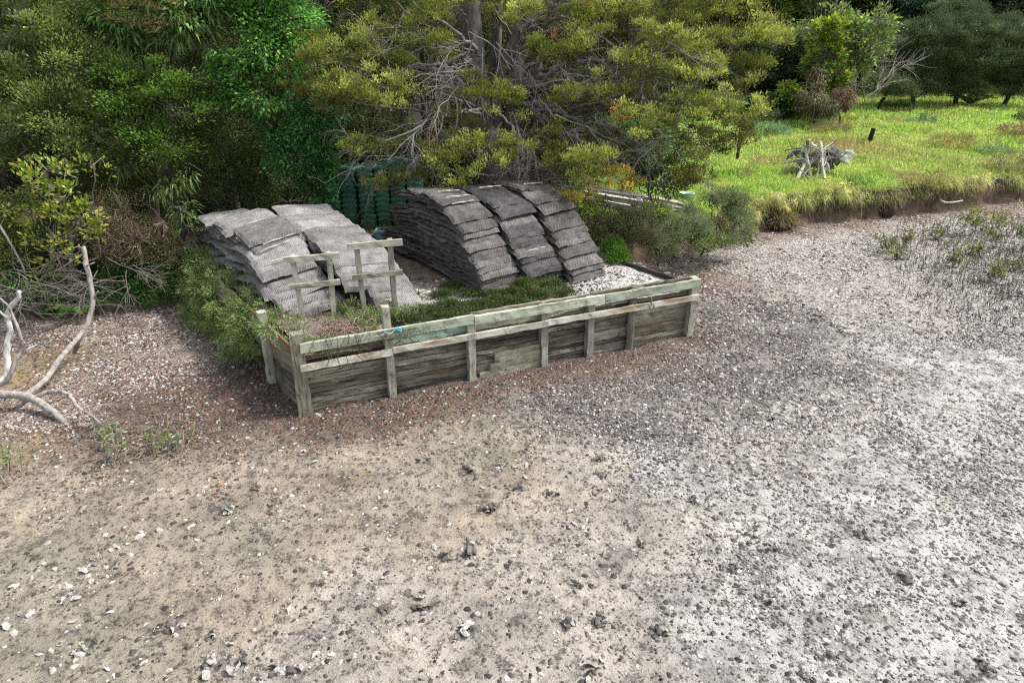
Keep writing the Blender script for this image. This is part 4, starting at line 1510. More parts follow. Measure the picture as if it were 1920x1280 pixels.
for pts, y0, y1, r in VIS:
    yy = np.linspace(y0, y1, len(pts))
    pth = smoothpath([at(a, b, y) for (a, b), y in zip(pts, yy)], 7, .018)
    tube(lm, pth, np.linspace(r * .72, r * .2, len(pth)), 7, (.17, .155, .145), .12)
    # side limbs reach out to nearby pads
for (c, r) in pad_c:
    if rng.random() < .4:
        b = np.array([TB[0] + rng.uniform(-.5, .6) + (c[0] - TB[0]) * .25, 14.6, np.clip(c[2] - rng.uniform(.2, 1.0), 1.8, 7)])
        mid = b * .45 + c * .55 + rng.normal(0, .12, 3) + [0, 0, .1]
        pth = smoothpath([b, mid, c], 7, .015)
        tube(lm, pth, np.linspace(.03, .008, len(pth)), 5, (.16, .147, .138), .1)
lm.obj('limbs', M['bark'], bigtree, off=TB, smooth=True)


def twigs(mb, p, d, Ln, r, depth, col, spread=.55, grav=.0):
    n = 6
    pts = [np.asarray(p, float)]
    d = nrm(np.asarray(d, float))
    for i in range(n):
        d = nrm(d + rng.normal(0, .16, 3) + np.array([0, 0, grav]))
        pts.append(pts[-1] + d * Ln / n)
    tube(mb, pts, np.linspace(r, r * .45, n + 1), 4 if r < .012 else 5, np.array(col) * rng.uniform(.8, 1.2), 0, False)
    if depth <= 0:
        return
    for k in range(rng.integers(3, 6)):
        i = rng.integers(1, n + 1)
        dd = nrm(d + rng.normal(0, spread, 3))
        twigs(mb, pts[i], dd, Ln * rng.uniform(.45, .75), r * .55, depth - 1, col, spread, grav)


dt = MB()
DEAD = [((895, 60), 13.6, (-.4, -.3, -.5), 1.1, .016, 3), ((905, 90), 13.5, (.1, -.4, -.6), 1.0, .015, 3), ((890, 130), 13.4, (-.6, -.4, .0), 1.2, .016, 3), ((880, 60), 13.4, (.5, -.3, -.3), 1.0, .014, 3), ((930, 80), 13.6, (.5, -.4, -.5), 1.1, .014, 3),
        ((830, 160), 13.0, (-.3, -.3, -.7), .9, .015, 3), ((850, 175), 12.9, (.3, -.3, -.4), .9, .014, 3), ((800, 225), 12.5, (-.5, -.3, -.6), 1.0, .017, 3), ((815, 225), 12.4, (.1, -.3, -1), .9, .016, 3), ((790, 235), 12.4, (-.8, -.2, -.4), 1.0, .017, 3), ((830, 215), 12.6, (-.2, -.2, -.9), .9, .015, 3),
        ((985, 265), 12.6, (.1, -.3, -.9), .8, .014, 3), ((990, 270), 12.5, (.5, -.3, -.7), .8, .014, 3), ((975, 260), 12.6, (-.1, -.3, -.8), .7, .013, 3),
        ((1000, 160), 13.2, (.6, -.4, .2), 1.0, .015, 3), ((1010, 185), 13.0, (.5, -.4, -.5), 1.0, .015, 3), ((1040, 215), 13.0, (.8, -.2, -.3), 1.2, .015, 3), ((1100, 235), 13.0, (.7, -.2, -.5), 1.1, .014, 3), ((1140, 230), 13.2, (.7, -.1, -.2), 1.1, .014, 3), ((1180, 240), 13.2, (.8, -.1, -.3), 1.1, .013, 3), ((1215, 230), 13.1, (.6, -.2, -.4), 1.0, .012, 3), ((1230, 270), 12.9, (-.5, -.2, -.6), .8, .011, 3),
        ((1050, 40), 13.8, (.5, -.3, -.2), 1.1, .014, 3), ((1150, 70), 13.8, (.6, -.3, -.4), 1.1, .013, 3), ((1180, 30), 14, (.6, -.2, -.6), 1.1, .013, 3), ((760, 20), 13.4, (-.6, -.2, -.5), 1.0, .013, 3), ((700, 130), 12.8, (-.6, -.2, -.3), .8, .011, 2), ((780, 120), 13.1, (-.7, -.2, -.2), .9, .012, 3), ((960, 210), 13.0, (.2, -.5, -.2), .8, .012, 3), ((940, 230), 12.9, (-.3, -.4, -.5), .8, .012, 3), ((1280, 230), 12.8, (.5, -.2, -.4), .9, .011, 3), ((1060, 350), 11.9, (.6, -.2, .1), .6, .01, 2), ((900, 140), 13.2, (-.2, -.5, -.3), .9, .013, 3), ((870, 110), 13.3, (.3, -.5, -.3), .9, .013, 3)]
for (pp, Y, d, Ln, r, dep) in DEAD:
    twigs(dt, at(*pp, Y), d, Ln, r, dep, (.27, .25, .24), .6, -.03)
for _k in range(30):
    _px, _py = rng.uniform(780, 1260), rng.uniform(20, 300)
    if _px > 1000 and rng.random() < .3:
        _py = rng.uniform(200, 310)
    twigs(dt, at(_px, _py, rng.uniform(12.8, 14.2)), (np.sign(_px - 930) * rng.uniform(.2, 1), -.3, rng.uniform(-.8, .2)), rng.uniform(.6, 1.1), .009, 3, (.21, .195, .185), .6, -.02)
dt.obj('dead_branches', M['twig'], bigtree, off=TB)
# dark leafy sapling hanging below the right side of the crown
plant('sapling', 'dark leaved sapling against the grass under the right side of the spreading tree', 'sapling', gbase(3.2, 14.9),
      [lob(1220, 300, 14.5, .35, .3, .4), lob(1205, 330, 14.4, .3, .3, .3), lob(1240, 350, 14.3, .3, .25, .25), lob(1255, 320, 14.4, .25), lob(1190, 290, 14.6, .3)],
      [(.03, .055, .02), (.04, .07, .025)], 'leaf_glossy', r0=.035, dens=17, sub_r=.11, n_leaf=20, Ll=.11, Wl=.034, droop=.3, up=0, gap=.42, seed=71)
plant('leafy_clump', 'shaded strappy leaved clump behind the spreading tree on the grass edge', 'plant', gbase(2.4, 17.2),
      [lob(1195, 265, 16.9, .6, .5, .55), lob(1150, 270, 17.0, .6, .5, .5), lob(1230, 280, 16.7, .4)], [(.03, .07, .03), (.05, .1, .035), (.1, .15, .05)], r0=0, dens=9, sub_r=.2, n_leaf=24, Ll=.3, Wl=.03, droop=.35, up=.7, gap=.35, seed=72)
# ------------------------------------------------------------------ weeds on and round the platform
def weeds(name, label, spots, pal, n_per=900, Ll=.07, Wl=.012, h=.3, up=.9, mat='leaf', spread=None, tip=None, cat='weeds', kind='stuff', droop=.2):
    """spots: (centre on the surface, rx, ry, height)"""
    mb = MB()
    for (c, rx, ry, hh) in spots:
        n = int(n_per * max(rx * ry, .02) / .1)
        q = rng.normal(0, .5, (n, 2))
        q = q[(q ** 2).sum(1) < 1.3]
        n = len(q)
        x = c[0] + q[:, 0] * rx
        y = c[1] + q[:, 1] * ry
        top = hh * np.clip(1 - (q ** 2).sum(1) * .6, .12, 1) * (.65 + .7 * vnoise(x * 7, y * 7, 5))
        z = c[2] + top * rng.random(n) ** .6
        A = np.stack([q[:, 0] * .5, q[:, 1] * .5, np.full(n, up)], 1) + rng.normal(0, .55, (n, 3))
        V, Q = leaves(np.stack([x, y, z], 1), A, Ll * rng.uniform(.6, 1.4, n), Wl * rng.uniform(.7, 1.3, n), .1, droop)
        g = .72 + .6 * vnoise(x * 5, y * 5, 8)
        mb.add(V, Q, None, leaf_cols(n, pal, .2, g[:, None]))
    o = mb.obj(name, M[mat])
    return struct(o, kind, label, cat) if kind else tag(o, label, cat)


GW = [(.035, .085, .02), (.05, .11, .025), (.065, .10, .03), (.09, .11, .045)]
sp_ = []
for (px, py, rx, ry, h) in ((480, 560, .5, .4, .75), (430, 545, .5, .5, .8), (400, 520, .5, .5, .75), (380, 490, .45, .5, .6), (460, 600, .4, .4, .5), (365, 540, .4, .5, .6), (390, 575, .4, .35, .6), (430, 610, .35, .3, .5), (480, 640, .3, .25, .45), (360, 590, .4, .3, .3)):
    p = at(px, py, 0)if False else None
# the feathery bank of weeds along the left side: walk along the side wall
for f in np.linspace(.7, 5.4, 17):
    p = W(SK * f - .12 - .05 * f * .5 + rng.uniform(-.08, .08), f, 0)
    h = float(np.interp(f, [.7, 1.3, 1.8, 3, 4.2, 5.4], [.35, .5, .75, .95, 1.0, .75]))
    sp_.append(((p[0], p[1], .12 if f > 1.3 else .45), .42 if f > 1.5 else .28, .36, h))
def weed_mass(name, label, lobes, pal, mat='leaf', stems=120, stem_col=(.17, .14, .09), cat='weeds', kind='stuff', **kw):
    mb = MB()
    C_ = crown(mb, lobes, pal, **kw)
    for p in C_[rng.integers(len(C_), size=stems)]:
        d = nrm(rng.normal(0, 1, 3) + [0, 0, .8])
        L_ = rng.uniform(.1, .28)
        tube(mb, [p - d * L_ * .5, p + rng.normal(0, .02, 3), p + d * L_ * .5 - [0, 0, .03]], [.004, .0035, .002], 4, np.array(stem_col) * rng.uniform(.6, 1.7), 0, False)
    return struct(mb.obj(name, M[mat]), kind, label, cat)


lb = []
for f in np.linspace(1.35, 5.5, 24):
    h = float(np.interp(f, [1.3, 1.8, 3, 4.2, 5.5], [.34, .5, .56, .56, .44]))
    p = W(SK * f - .1 + rng.uniform(-.1, .1), f, .42 + .28 * rng.random())
    lb.append((p, (.3, .26, h * rng.uniform(.7, 1))))
    if f < 5.2:
        lb.append((W(SK * f + .14, f, .86), (.16, .22, .24 * rng.uniform(.6, 1.1))))
    p = W(SK * f - .25 + rng.uniform(-.08, .05), f + .05, .2)
    lb.append((p, (.24, .2, .28 * rng.uniform(.7, 1.1))))
for f in (.75, .95, 1.15):
    p = W(SK * f - .02, f, .92)
    lb.append((p, (.17, .2, .12)))
weed_mass('feathery_weeds', 'feathery green weeds spilling down the left side of the platform', lb, [(.10, .16, .045), (.13, .19, .055), (.15, .17, .085), (.085, .13, .04)], stems=420, dens=26, sub_r=.085, n_leaf=30, Ll=.085, Wl=.011, up=.35, out=.55, droop=.3, gap=.36, gscale=4.0, seed=301)
sp2 = []
for (px, py, rx, ry, h) in ((560, 612, .35, .3, .3), (600, 605, .4, .35, .3), (640, 585, .4, .35, .33), (590, 570, .3, .3, .38), (655, 555, .35, .3, .35), (700, 575, .4, .3, .34), (740, 590, .35, .25, .25), (700, 600, .35, .25, .22), (770, 590, .3, .2, .2), (540, 600, .25, .25, .25), (660, 615, .3, .2, .2), (720, 555, .3, .25, .28), (630, 640, .3, .14, .16), (580, 640, .25, .2, .24), (690, 625, .35, .14, .16), (525, 625, .2, .18, .22)):
    p = gp(px, py, PZ + .08)
    sp2.append((p, rx, ry, h * .62))
lb = []
for (c, rx, ry, h) in sp2:
    for _ in range(3):
        lb.append((c + np.array([rng.normal(0, rx * .4), rng.normal(0, ry * .4), 0]), (rx * .6, ry * .6, h * .8)))
weed_mass('tangled_weeds', 'tangled leafy weeds filling the near left corner of the platform', lb, [(.075, .13, .035), (.10, .165, .04), (.13, .14, .07), (.17, .16, .10)], stems=520, stem_col=(.22, .18, .13), dens=30, sub_r=.07, n_leaf=24, Ll=.05, Wl=.018, up=.5, gap=.34, gscale=5.0, seed=302)
sp3 = []
for (px, py, rx, ry, h) in ((800, 590, .3, .16, .1), (850, 580, .35, .18, .1), (900, 577, .35, .16, .1), (950, 570, .35, .18, .12), (1000, 558, .35, .2, .16), (1030, 545, .28, .2, .2), (1015, 530, .25, .2, .24), (990, 545, .3, .2, .18), (1060, 555, .2, .14, .1), (880, 553, .2, .14, .09), (930, 556, .3, .12, .1), (830, 555, .2, .15, .06), (840, 598, .3, .1, .08), (960, 556, .2, .12, .12), (850, 540, .2, .12, .08), (1000, 575, .3, .1, .08), (890, 590, .3, .1, .08), (760, 605, .3, .12, .12)):
    sp3.append((gp(px, py, PZ + .02), rx, ry, h))
weeds('low_grass', 'low green grass growing along the inner edge of the retaining wall', sp3, [(.06, .10, .03), (.08, .12, .035), (.10, .12, .05), (.05, .08, .025)], 2600, .075, .012, up=.8, mat='grass')
weeds('grass_tuft', 'bright green grass tuft at the right foot of the grey bag column', [(gp(1150, 480, PZ), .22, .3, .28), (gp(1160, 492, PZ), .2, .2, .2)], [(.09, .19, .035), (.13, .23, .05)], 3200, .13, .012, up=1.2, mat='grass', kind=None, cat='grass tuft')
mb = MB()
for k in range(130):
    c = gp(rng.normal(640, 20), rng.normal(614, 6), PZ + .16)
    a = rng.uniform(0, 2 * PI)
    d = np.array([math.cos(a), math.sin(a), rng.normal(0, .25)]) * rng.uniform(.06, .16)
    tube(mb, [c - d, c + [0, 0, rng.uniform(.0, .06)], c + d], [.004, .0045, .003], 4, np.array((.27, .19, .16)) * rng.uniform(.6, 1.3), 0, False)
tag(mb.obj('dead_weed', M['twig']), 'pinkish dried weed lying in the greenery near the wall corner', 'dead weed')
mb = MB()
for k in range(45):
    s = rng.uniform(.1, 2.0)
    p = W(s, -.11, .98 if s < 1.2 else .95)
    L_ = rng.uniform(.08, .4) * (1.3 if s < .9 else .6)
    q = [p + e2 * .1, p + [0, 0, .02] - e2 * .0, p - e2 * .03 - [rng.normal(0, .05), 0, L_ * .5], p - e2 * .02 - [rng.normal(0, .1), 0, L_]]
    tube(mb, smoothpath(q, 3), .003, 4, np.array((.13, .1, .07)) * rng.uniform(.6, 1.4), 0, False)
    for z in range(3):
        V, Q = leaves(np.array([q[2] + rng.normal(0, .03, 3)]), rand_dirs(1), .04, .012)
        mb.add(V, Q, None, np.tile([[.07, .075, .035]], (4, 1)))
struct(mb.obj('trailing_stems', M['leaf']), 'stuff', 'dry stems trailing over the pale rail near the wall corner', 'trailing weeds')

# ------------------------------------------------------------------ ropes on the wall
mb = MB()
p0 = W(1.13, -.075, .98)
ring_ = [p0 + e1 * (.075 * math.cos(a)) - e2 * (.06 * math.sin(a)) + np.array([0, 0, .012 * math.sin(3 * a)]) for a in np.linspace(0, 2 * PI, 24)]
tube(mb, ring_, .007, 6, (.3, .45, .45))
tube(mb, smoothpath([p0 + e1 * .07 - e2 * .03, p0 + e1 * .10 - e2 * .06 + [0, 0, .03], p0 + e1 * .13 - e2 * .05, p0 + e1 * .16 - e2 * .03 - [0, 0, .02]], 5), .012, 6, (.06, .42, .5))
tube(mb, smoothpath([p0 + e1 * .1 - e2 * .05, p0 + e1 * .12 - e2 * .06 + [0, 0, .045], p0 + e1 * .15 - e2 * .04 + [0, 0, .01]], 5), .014, 6, (.08, .5, .58))
tube(mb, smoothpath([p0 - e1 * .07 - e2 * .05, p0 - e1 * .15 - e2 * .06 - [0, 0, .02], p0 - e1 * .2 - e2 * .055 - [0, 0, .01]], 5), .005, 5, (.35, .42, .42))
tag(mb.obj('rope', M['plain']), 'turquoise rope knotted round the tall post near the wall corner', 'rope')
mb = MB()
p0 = W(4.95, -.06, 1.0)
tube(mb, smoothpath([p0 + e2 * .06, p0 - e2 * .03 + e1 * .08 + [0, 0, .03], p0 - e2 * .05 + e1 * .2 - [0, 0, .06], p0 - e2 * .06 + e1 * .26 - [0, 0, .2], p0 - e2 * .06 + e1 * .25 - [0, 0, .33]], 6), .007, 6, (.33, .34, .3))
tube(mb, smoothpath([p0 - e1 * .08 - e2 * .0, p0 + e1 * .0 - e2 * .05 + [0, 0, .02], p0 + e1 * .08 - e2 * .03 + [0, 0, .02]], 6), .008, 6, (.33, .34, .3))
tube(mb, smoothpath([p0 + e1 * .25 - e2 * .055 - [0, 0, .24], p0 + e1 * .31 - e2 * .07 - [0, 0, .3], p0 + e1 * .27 - e2 * .06 - [0, 0, .38], p0 + e1 * .23 - e2 * .06 - [0, 0, .3]], 6), .013, 6, (.2, .2, .17))
tag(mb.obj('rope', M['plain']), 'grey rope hanging in a loop from the round post near the far wall end', 'rope')

# ------------------------------------------------------------------ shrubs between platform and bank
SH = [(.11, .13, .065), (.13, .15, .08), (.16, .13, .085), (.085, .095, .05)]
SHG = [(.115, .155, .075), (.145, .185, .10), (.10, .125, .065)]


def feather(name_label, base, lobes, pal, seed, **kw):
    return plant('feathery_shrub', name_label, 'shrub', base, lobes, pal, 'leaf', r0=.03, ntwig=150, trunk_col=(.16, .125, .1), dens=36, sub_r=.12, n_leaf=52, Ll=.07, Wl=.014, up=.5, out=.7, droop=.05,
                 gap=kw.pop('gap', .26), seed=seed, group=None, trunkname='stems', **kw)


feather('brownish feathery shrub pressed against the right side of the grey bag column', gbase(2.1, 13.4), [lob(1140, 425, 13.2, .38, .35, .28), lob(1180, 428, 13.2, .4, .35, .26), lob(1160, 452, 12.9, .35, .3, .22), lob(1215, 445, 12.9, .35, .3, .24), lob(1195, 405, 13.4, .25, .3, .12)], SH, 80)
feather('grey green feathery shrub in the middle of the shrub row by the platform', gbase(3.1, 14.0), [lob(1250, 432, 13.7, .4, .4, .26), lob(1280, 452, 13.3, .38, .35, .26), lob(1235, 458, 13.2, .3, .3, .22), lob(1245, 398, 14.0, .14, .2, .3), lob(1300, 428, 13.6, .3, .3, .28)], SHG, 81, tip=(.1, .115, .065))
feather('tallest feathery shrub at the right end of the shrub row above the shells', gbase(4.2, 14.8), [lob(1340, 410, 14.5, .45, .45, .36), lob(1372, 385, 14.8, .34, .35, .3), lob(1335, 368, 14.8, .2, .25, .26), lob(1385, 420, 14.6, .34, .35, .3), lob(1340, 442, 14.1, .4, .35, .26), lob(1305, 400, 14.4, .28, .3, .28)], SHG + SH[:2], 82, tip=(.105, .125, .06))
plant('mangrove_shrub', 'bright leaved low shrub in front of the feathery shrubs at the shell edge', 'shrub', gbase(3.9, 13.9),
      [lob(1320, 455, 13.7, .3, .3, .2), lob(1350, 465, 13.6, .26, .25, .16), lob(1300, 445, 13.7, .25, .2, .2), lob(1390, 448, 14.3, .2, .2, .12), lob(1405, 437, 14.6, .16, .15, .1)], [(.08, .12, .025), (.12, .16, .035), (.05, .08, .02)], 'leaf_glossy', r0=.02, dens=26, sub_r=.09, n_leaf=16, Ll=.07, Wl=.036, gap=.35, seed=83, trunk_col=(.2, .18, .15))
plant('fern_shrub', 'yellow green bracken growing round the low end of the timber stack', 'plant', gbase(1.9, 14.0),
      [lob(1130, 385, 13.5, .3, .3, .14), lob(1190, 385, 13.7, .35, .3, .14), lob(1230, 390, 13.8, .3, .3, .14), lob(1100, 380, 13.3, .25, .3, .12)], [(.13, .16, .03), (.17, .2, .045), (.1, .12, .03)], 'grass', r0=0, dens=22, sub_r=.1, n_leaf=26, Ll=.1, Wl=.014, gap=.35, seed=84)
# bare twigs at the foot of the shrubs
mb = MB()
for k in range(26):
    px = rng.uniform(1190, 1400)
    p = gp(px, 486 - (px - 1190) * .12 + rng.uniform(-14, 6), .03)
    twigs(mb, p, (rng.normal(0, 1), rng.normal(-.3, .5), rng.uniform(.0, .5)), rng.uniform(.3, .7), .008, 2, (.16, .13, .11), .5)
struct(mb.obj('brushwood', M['twig']), 'stuff', 'dead brushwood washed up at the foot of the shrubs', 'brushwood')

# ------------------------------------------------------------------ timber stack
def mini_plank(label, a, b, w, h, mat='wood_drift'):
    a = np.asarray(a, float)
    b = np.asarray(b, float)
    mb = MB()
    box(mb, (0, 0, 0), (np.linalg.norm(b - a), w, h), None, .004, 10)
    o = mb.obj('timber_plank', M[mat])
    o.location = tuple((a + b) / 2)
    o.rotation_mode = 'QUATERNION'
    o.rotation_quaternion = Matrix(frame_to(b - a).tolist()).to_quaternion()
    return tag(o, label, 'plank', 'planks of the timber stack')


A0 = gp(1088, 362, 1.15)
PLK = [((1092, 362), (1262, 390), 1.12, .18, .11, 'long top beam of the timber stack with its near end cut square'), ((1098, 354), (1240, 375), 1.10, .16, .06, 'flat top plank on the far side of the timber stack'),
       ((1110, 350), (1270, 380), 1.06, .16, .05, 'furthest silver plank of the timber stack, under the foliage'), ((1150, 366), (1290, 394), .98, .15, .05, 'thin silver plank reaching furthest right from the timber stack'),
       ((1140, 372), (1278, 397), .90, .15, .05, 'middle thin plank on the near side of the timber stack'), ((1105, 380), (1180, 396), .88, .1, .06, 'short dark plank poking out low on the near side of the timber stack'),
       ((1095, 371), (1205, 392), .95, .12, .08, 'dark shaded beam under the top beam of the timber stack'), ((1170, 393), (1245, 402), .82, .12, .05, 'lowest broken plank lying in the weeds before the timber stack'),
       ((1160, 358), (1285, 385), 1.02, .14, .05, 'pale plank between the far plank and the top beam of the timber stack')]
for (a, b, z, w, h, lab) in PLK:
    mini_plank(lab, gp(*a, z + .05), gp(*b, z - .12), w, h)
for (a, b, z, lab) in (((1188, 385), (1205, 372), .98, 'stubby cross block wedged under the middle of the timber stack'),):
    mini_plank(lab, gp(*a, z), gp(*b, z), .14, .12, 'wood_drift')
# bowl on the grass
p = on_land(1287, 372)
mb = MB()
prof_ = [(0.0, 0.01), (.10, .012), (.15, .04), (.175, .11), (.185, .115), (.178, .10), (.15, .05), (.10, .025), (0.0, .022)]
n = 28
th = np.linspace(0, 2 * PI, n, endpoint=False)
V = np.concatenate([np.stack([r * np.cos(th), r * np.sin(th), np.full(n, z)], -1) for r, z in prof_])
Q = [(a * n + j, a * n + (j + 1) % n, (a + 1) * n + (j + 1) % n, (a + 1) * n + j) for a in range(len(prof_) - 1) for j in range(n)]
c = np.tile([[.62, .72, .75]], (len(V), 1))
c[5 * n:] = (.12, .42, .5)
mb.add(V, Q, None, c)
o = mb.obj('bowl', M['plain'], smooth=True)
o.location = (p[0], p[1], p[2] + .03)
tag(o, 'pale blue plastic bowl left on the grass above the shrubs', 'bowl')

# ------------------------------------------------------------------ grass of the paddock
def grass_blades(n, xr, yr, hmin, hmax, keep=None, wid=.014):
    x = rng.uniform(*xr, n)
    y = rng.uniform(*yr, n)
    d = y - bank_y(x)
    k = (d > .22)
    if keep is not None:
        k &= keep(x, y, d)
    return x[k], y[k]


gm = MB()


def add_grass(x, y, hscale=1.0, wid=.02):
    n = len(x)
    z = land_z(x, y)
    a = fbm(x * .7, y * .7, 301, 3)
    b = fbm(x * 2.1, y * 2.1, 303, 3)
    h = (.12 + .16 * np.clip(b + .2, 0, 1) + .06 * a) * hscale * rng.uniform(.6, 1.3, n)
    lean = np.stack([.35 * fbm(x * 1.7, y * 1.7, 305, 2) + rng.normal(0, .35, n), .35 * fbm(x * 1.7 + 50, y * 1.7, 306, 2) + rng.normal(-.12, .35, n), np.ones(n)], 1)
    V, Q = leaves(np.stack([x, y, z - .01], 1), lean, h, wid * rng.uniform(.7, 1.4, n), .05, .12, .2)
    lime = np.array([.34, .50, .12])
    gold = np.array([.46, .53, .18])
    deep = np.array([.17, .31, .07])
    straw = np.array([.30, .25, .13])
    t1 = np.clip(a * 1.2 + .45, 0, 1)[:, None]
    t2 = np.clip(b * 1.5 - .15, 0, 1)[:, None]
    c = lime * t1 + gold * (1 - t1)
    c = c * (1 - t2 * .8) + deep * t2 * .8
    t3 = np.clip(fbm(x * .9 + 20, y * .9, 307, 4) * 2.4 - .42, 0, .7)[:, None]
    # straw towards the lip of the bank and on the hummocks at the right
    e = y - bank_y(x)
    t3 = np.clip(t3 + np.exp(-(e / .45) ** 2)[:, None] * .45 + np.clip((x - 10.5) / 3, 0, 1)[:, None] * .25 * (e < 6)[:, None], 0, .85)
    c = c * (1 - t3) + straw * t3
    # dry reddish patch behind the heap of driftwood
    p0 = PATCH
    m_ = np.exp(-(((x - p0[0]) / 1.7) ** 2 + ((y - p0[1]) / 1.9) ** 2) * 1.3)[:, None]
    m_ = m_ * .75
    c = c * (1 - m_) + np.array([.36, .235, .14]) * m_
    c = c * np.exp(rng.normal(0, .2, (n, 1)))
    gm.add(V, Q, None, np.repeat(np.clip(c, .004, .8), 4, 0))


DEB = on_land(1530, 335)
PATCH = on_land(1585, 275)
x, y = grass_blades(95000, (1.5, 16), (13, 21), 0, 0)
add_grass(x, y)
x, y = grass_blades(90000, (2, 24), (20, 30), 0, 0)
add_grass(x, y, 1.1, .028)
x, y = grass_blades(60000, (4, 36), (29, 45), 0, 0)
add_grass(x, y, 1.25, .045)
# long blades that hang over the lip
n = 9000
x = rng.uniform(3.5, 17, n)
bl = fbm(x * 1.3, x * 0 + 2, 320, 3)
k = rng.random(n) < np.clip(.35 + bl, .06, 1)
x = x[k]
n = len(x)
y = bank_y(x) + rng.uniform(.0, .34, n)
z = np.interp(x, HX, HB) * np.clip(.6 + (y - bank_y(x)) * 1.3, 0, 1) + rng.uniform(-.05, .08, n)
A = np.stack([rng.normal(0, .5, n), -1.0 + rng.normal(0, .35, n), rng.normal(.25, .4, n)], 1)
V, Q = leaves(np.stack([x, y, z], 1), A, rng.uniform(.10, .26, n), .017, .05, .5)
pal = np.array([(.2, .24, .05), (.26, .22, .1), (.12, .16, .035), (.19, .15, .075)])
gm.add(V, Q, None, leaf_cols(n, pal, .2, (.9 + .4 * bl[k])[:, None]))
struct(gm.obj('grass', M['grass']), 'stuff', 'bright green grass on the paddock above the eroded bank', 'grass')
lb = []
for k in range(85):
    x = rng.uniform(4.2, 17)
    if fbm(x * 1.6, 7.7, 322, 3) < -.12:
        continue
    b_ = float(bank_y(np.array([x]))[0])
    hb_ = float(np.interp(x, HX, HB))
    r = rng.uniform(.1, .24)
    lb.append((np.array([x, b_ + rng.uniform(.08, .45), hb_ + rng.uniform(-.10, .08)]), (r * 1.2, r, r * .9)))
mb = MB()
crown(mb, lb, [(.26, .3, .09), (.3, .27, .13), (.17, .22, .05), (.22, .18, .1)], dens=30, sub_r=.07, n_leaf=26, Ll=.17, Wl=.013, up=.1, droop=.6, gap=.3, gscale=4, seed=330)
struct(mb.obj('bank_grass', M['grass']), 'stuff', 'shaggy half dry grass drooping over the lip of the eroded bank', 'grass')
# roots hanging from the lip
mb = MB()
for k in range(520):
    x = rng.uniform(5.5, 17)
    b = float(bank_y(np.array([x]))[0])
    hb = float(np.interp(x, HX, HB))
    L_ = rng.uniform(.12, .5) * hb / .65
    p = np.array([x, b + rng.uniform(.05, .2), hb * rng.uniform(.72, 1.0)])
    q = [p, p + [rng.normal(0, .05), -.14, -L_ * .4], p + [rng.normal(0, .09), -.16 + rng.normal(0, .03), -L_]]
    tube(mb, smoothpath(q, 3), rng.uniform(.003, .007), 4, np.array((.16, .125, .095)) * rng.uniform(.5, 1.6), 0, False)
struct(mb.obj('hanging_roots', M['twig']), 'stuff', 'fine roots hanging from the lip of the eroded bank', 'roots')
# slumped sod at the left end of the eroded face
def sod(label, c, r, seed, tufts=True):
    u = np.linspace(0, PI, 14)
    v = np.linspace(0, 2 * PI, 26, endpoint=False)
    Uu, Vv = np.meshgrid(u, v, indexing='ij')
    d = np.stack([np.sin(Uu) * np.cos(Vv), np.sin(Uu) * np.sin(Vv), np.cos(Uu)], -1)
    k = 1 + .35 * fbm(d[..., 0] * 3 + seed, d[..., 1] * 3 + d[..., 2] * 2, seed, 4)
    P = d * k[..., None] * np.array(r)
    n, m_ = P.shape[:2]
    Q = [(a * m_ + b, a * m_ + (b + 1) % m_, (a + 1) * m_ + (b + 1) % m_, (a + 1) * m_ + b) for a in range(n - 1) for b in range(m_)]
    t = thing('fallen_sod', label, 'sod', tuple(c))
    me = new_mesh('earth', P.reshape(-1, 3), np.array(Q), M['bark'], np.tile([[.06, .045, .035]], (n * m_, 1)), True)
    link('earth', me, t)
    if tufts:
        g = MB()
        q = d.reshape(-1, 3)
        q = q[(q[:, 2] > .1)]
        q = np.repeat(q, 9, 0) + rng.normal(0, .12, (len(q) * 9, 3))
        V, Qq = leaves(q * np.array(r), q + np.array([0, -.2, .2]), rng.uniform(.1, .28, len(q)), .015, .05, .5)
        g.add(V, Qq, None, leaf_cols(len(q), [(.2, .22, .05), (.24, .2, .09), (.14, .1, .06)], .2))
        g.obj('grass_tuft', M['grass'], t)
    return t


p = gp(1462, 418, .12)
sod('slumped turf clod lying at the foot of the left end of the eroded bank', p, (.38, .3, .24), 4)
p = gp(1668, 400, .12)
sod('bare root clod bulging from the middle of the eroded bank', p + [0, .2, .1], (.25, .2, .27), 9, False)

# ------------------------------------------------------------------ heap of driftwood and netting on the grass
def post_obj(label, a, b, r, col, name='timber_post', cat='post', taper=.7):
    mb = MB()
    a = np.asarray(a, float)
    b = np.asarray(b, float)
    pth = smoothpath([a, (a + b) / 2 + rng.normal(0, .02, 3), b], 4, .004)
    tube(mb, pth, np.linspace(r, r * taper, len(pth)), 9, col, .12)
    return tag(mb.obj(name, M['bark'], smooth=False), label, cat, 'posts of the driftwood heap')


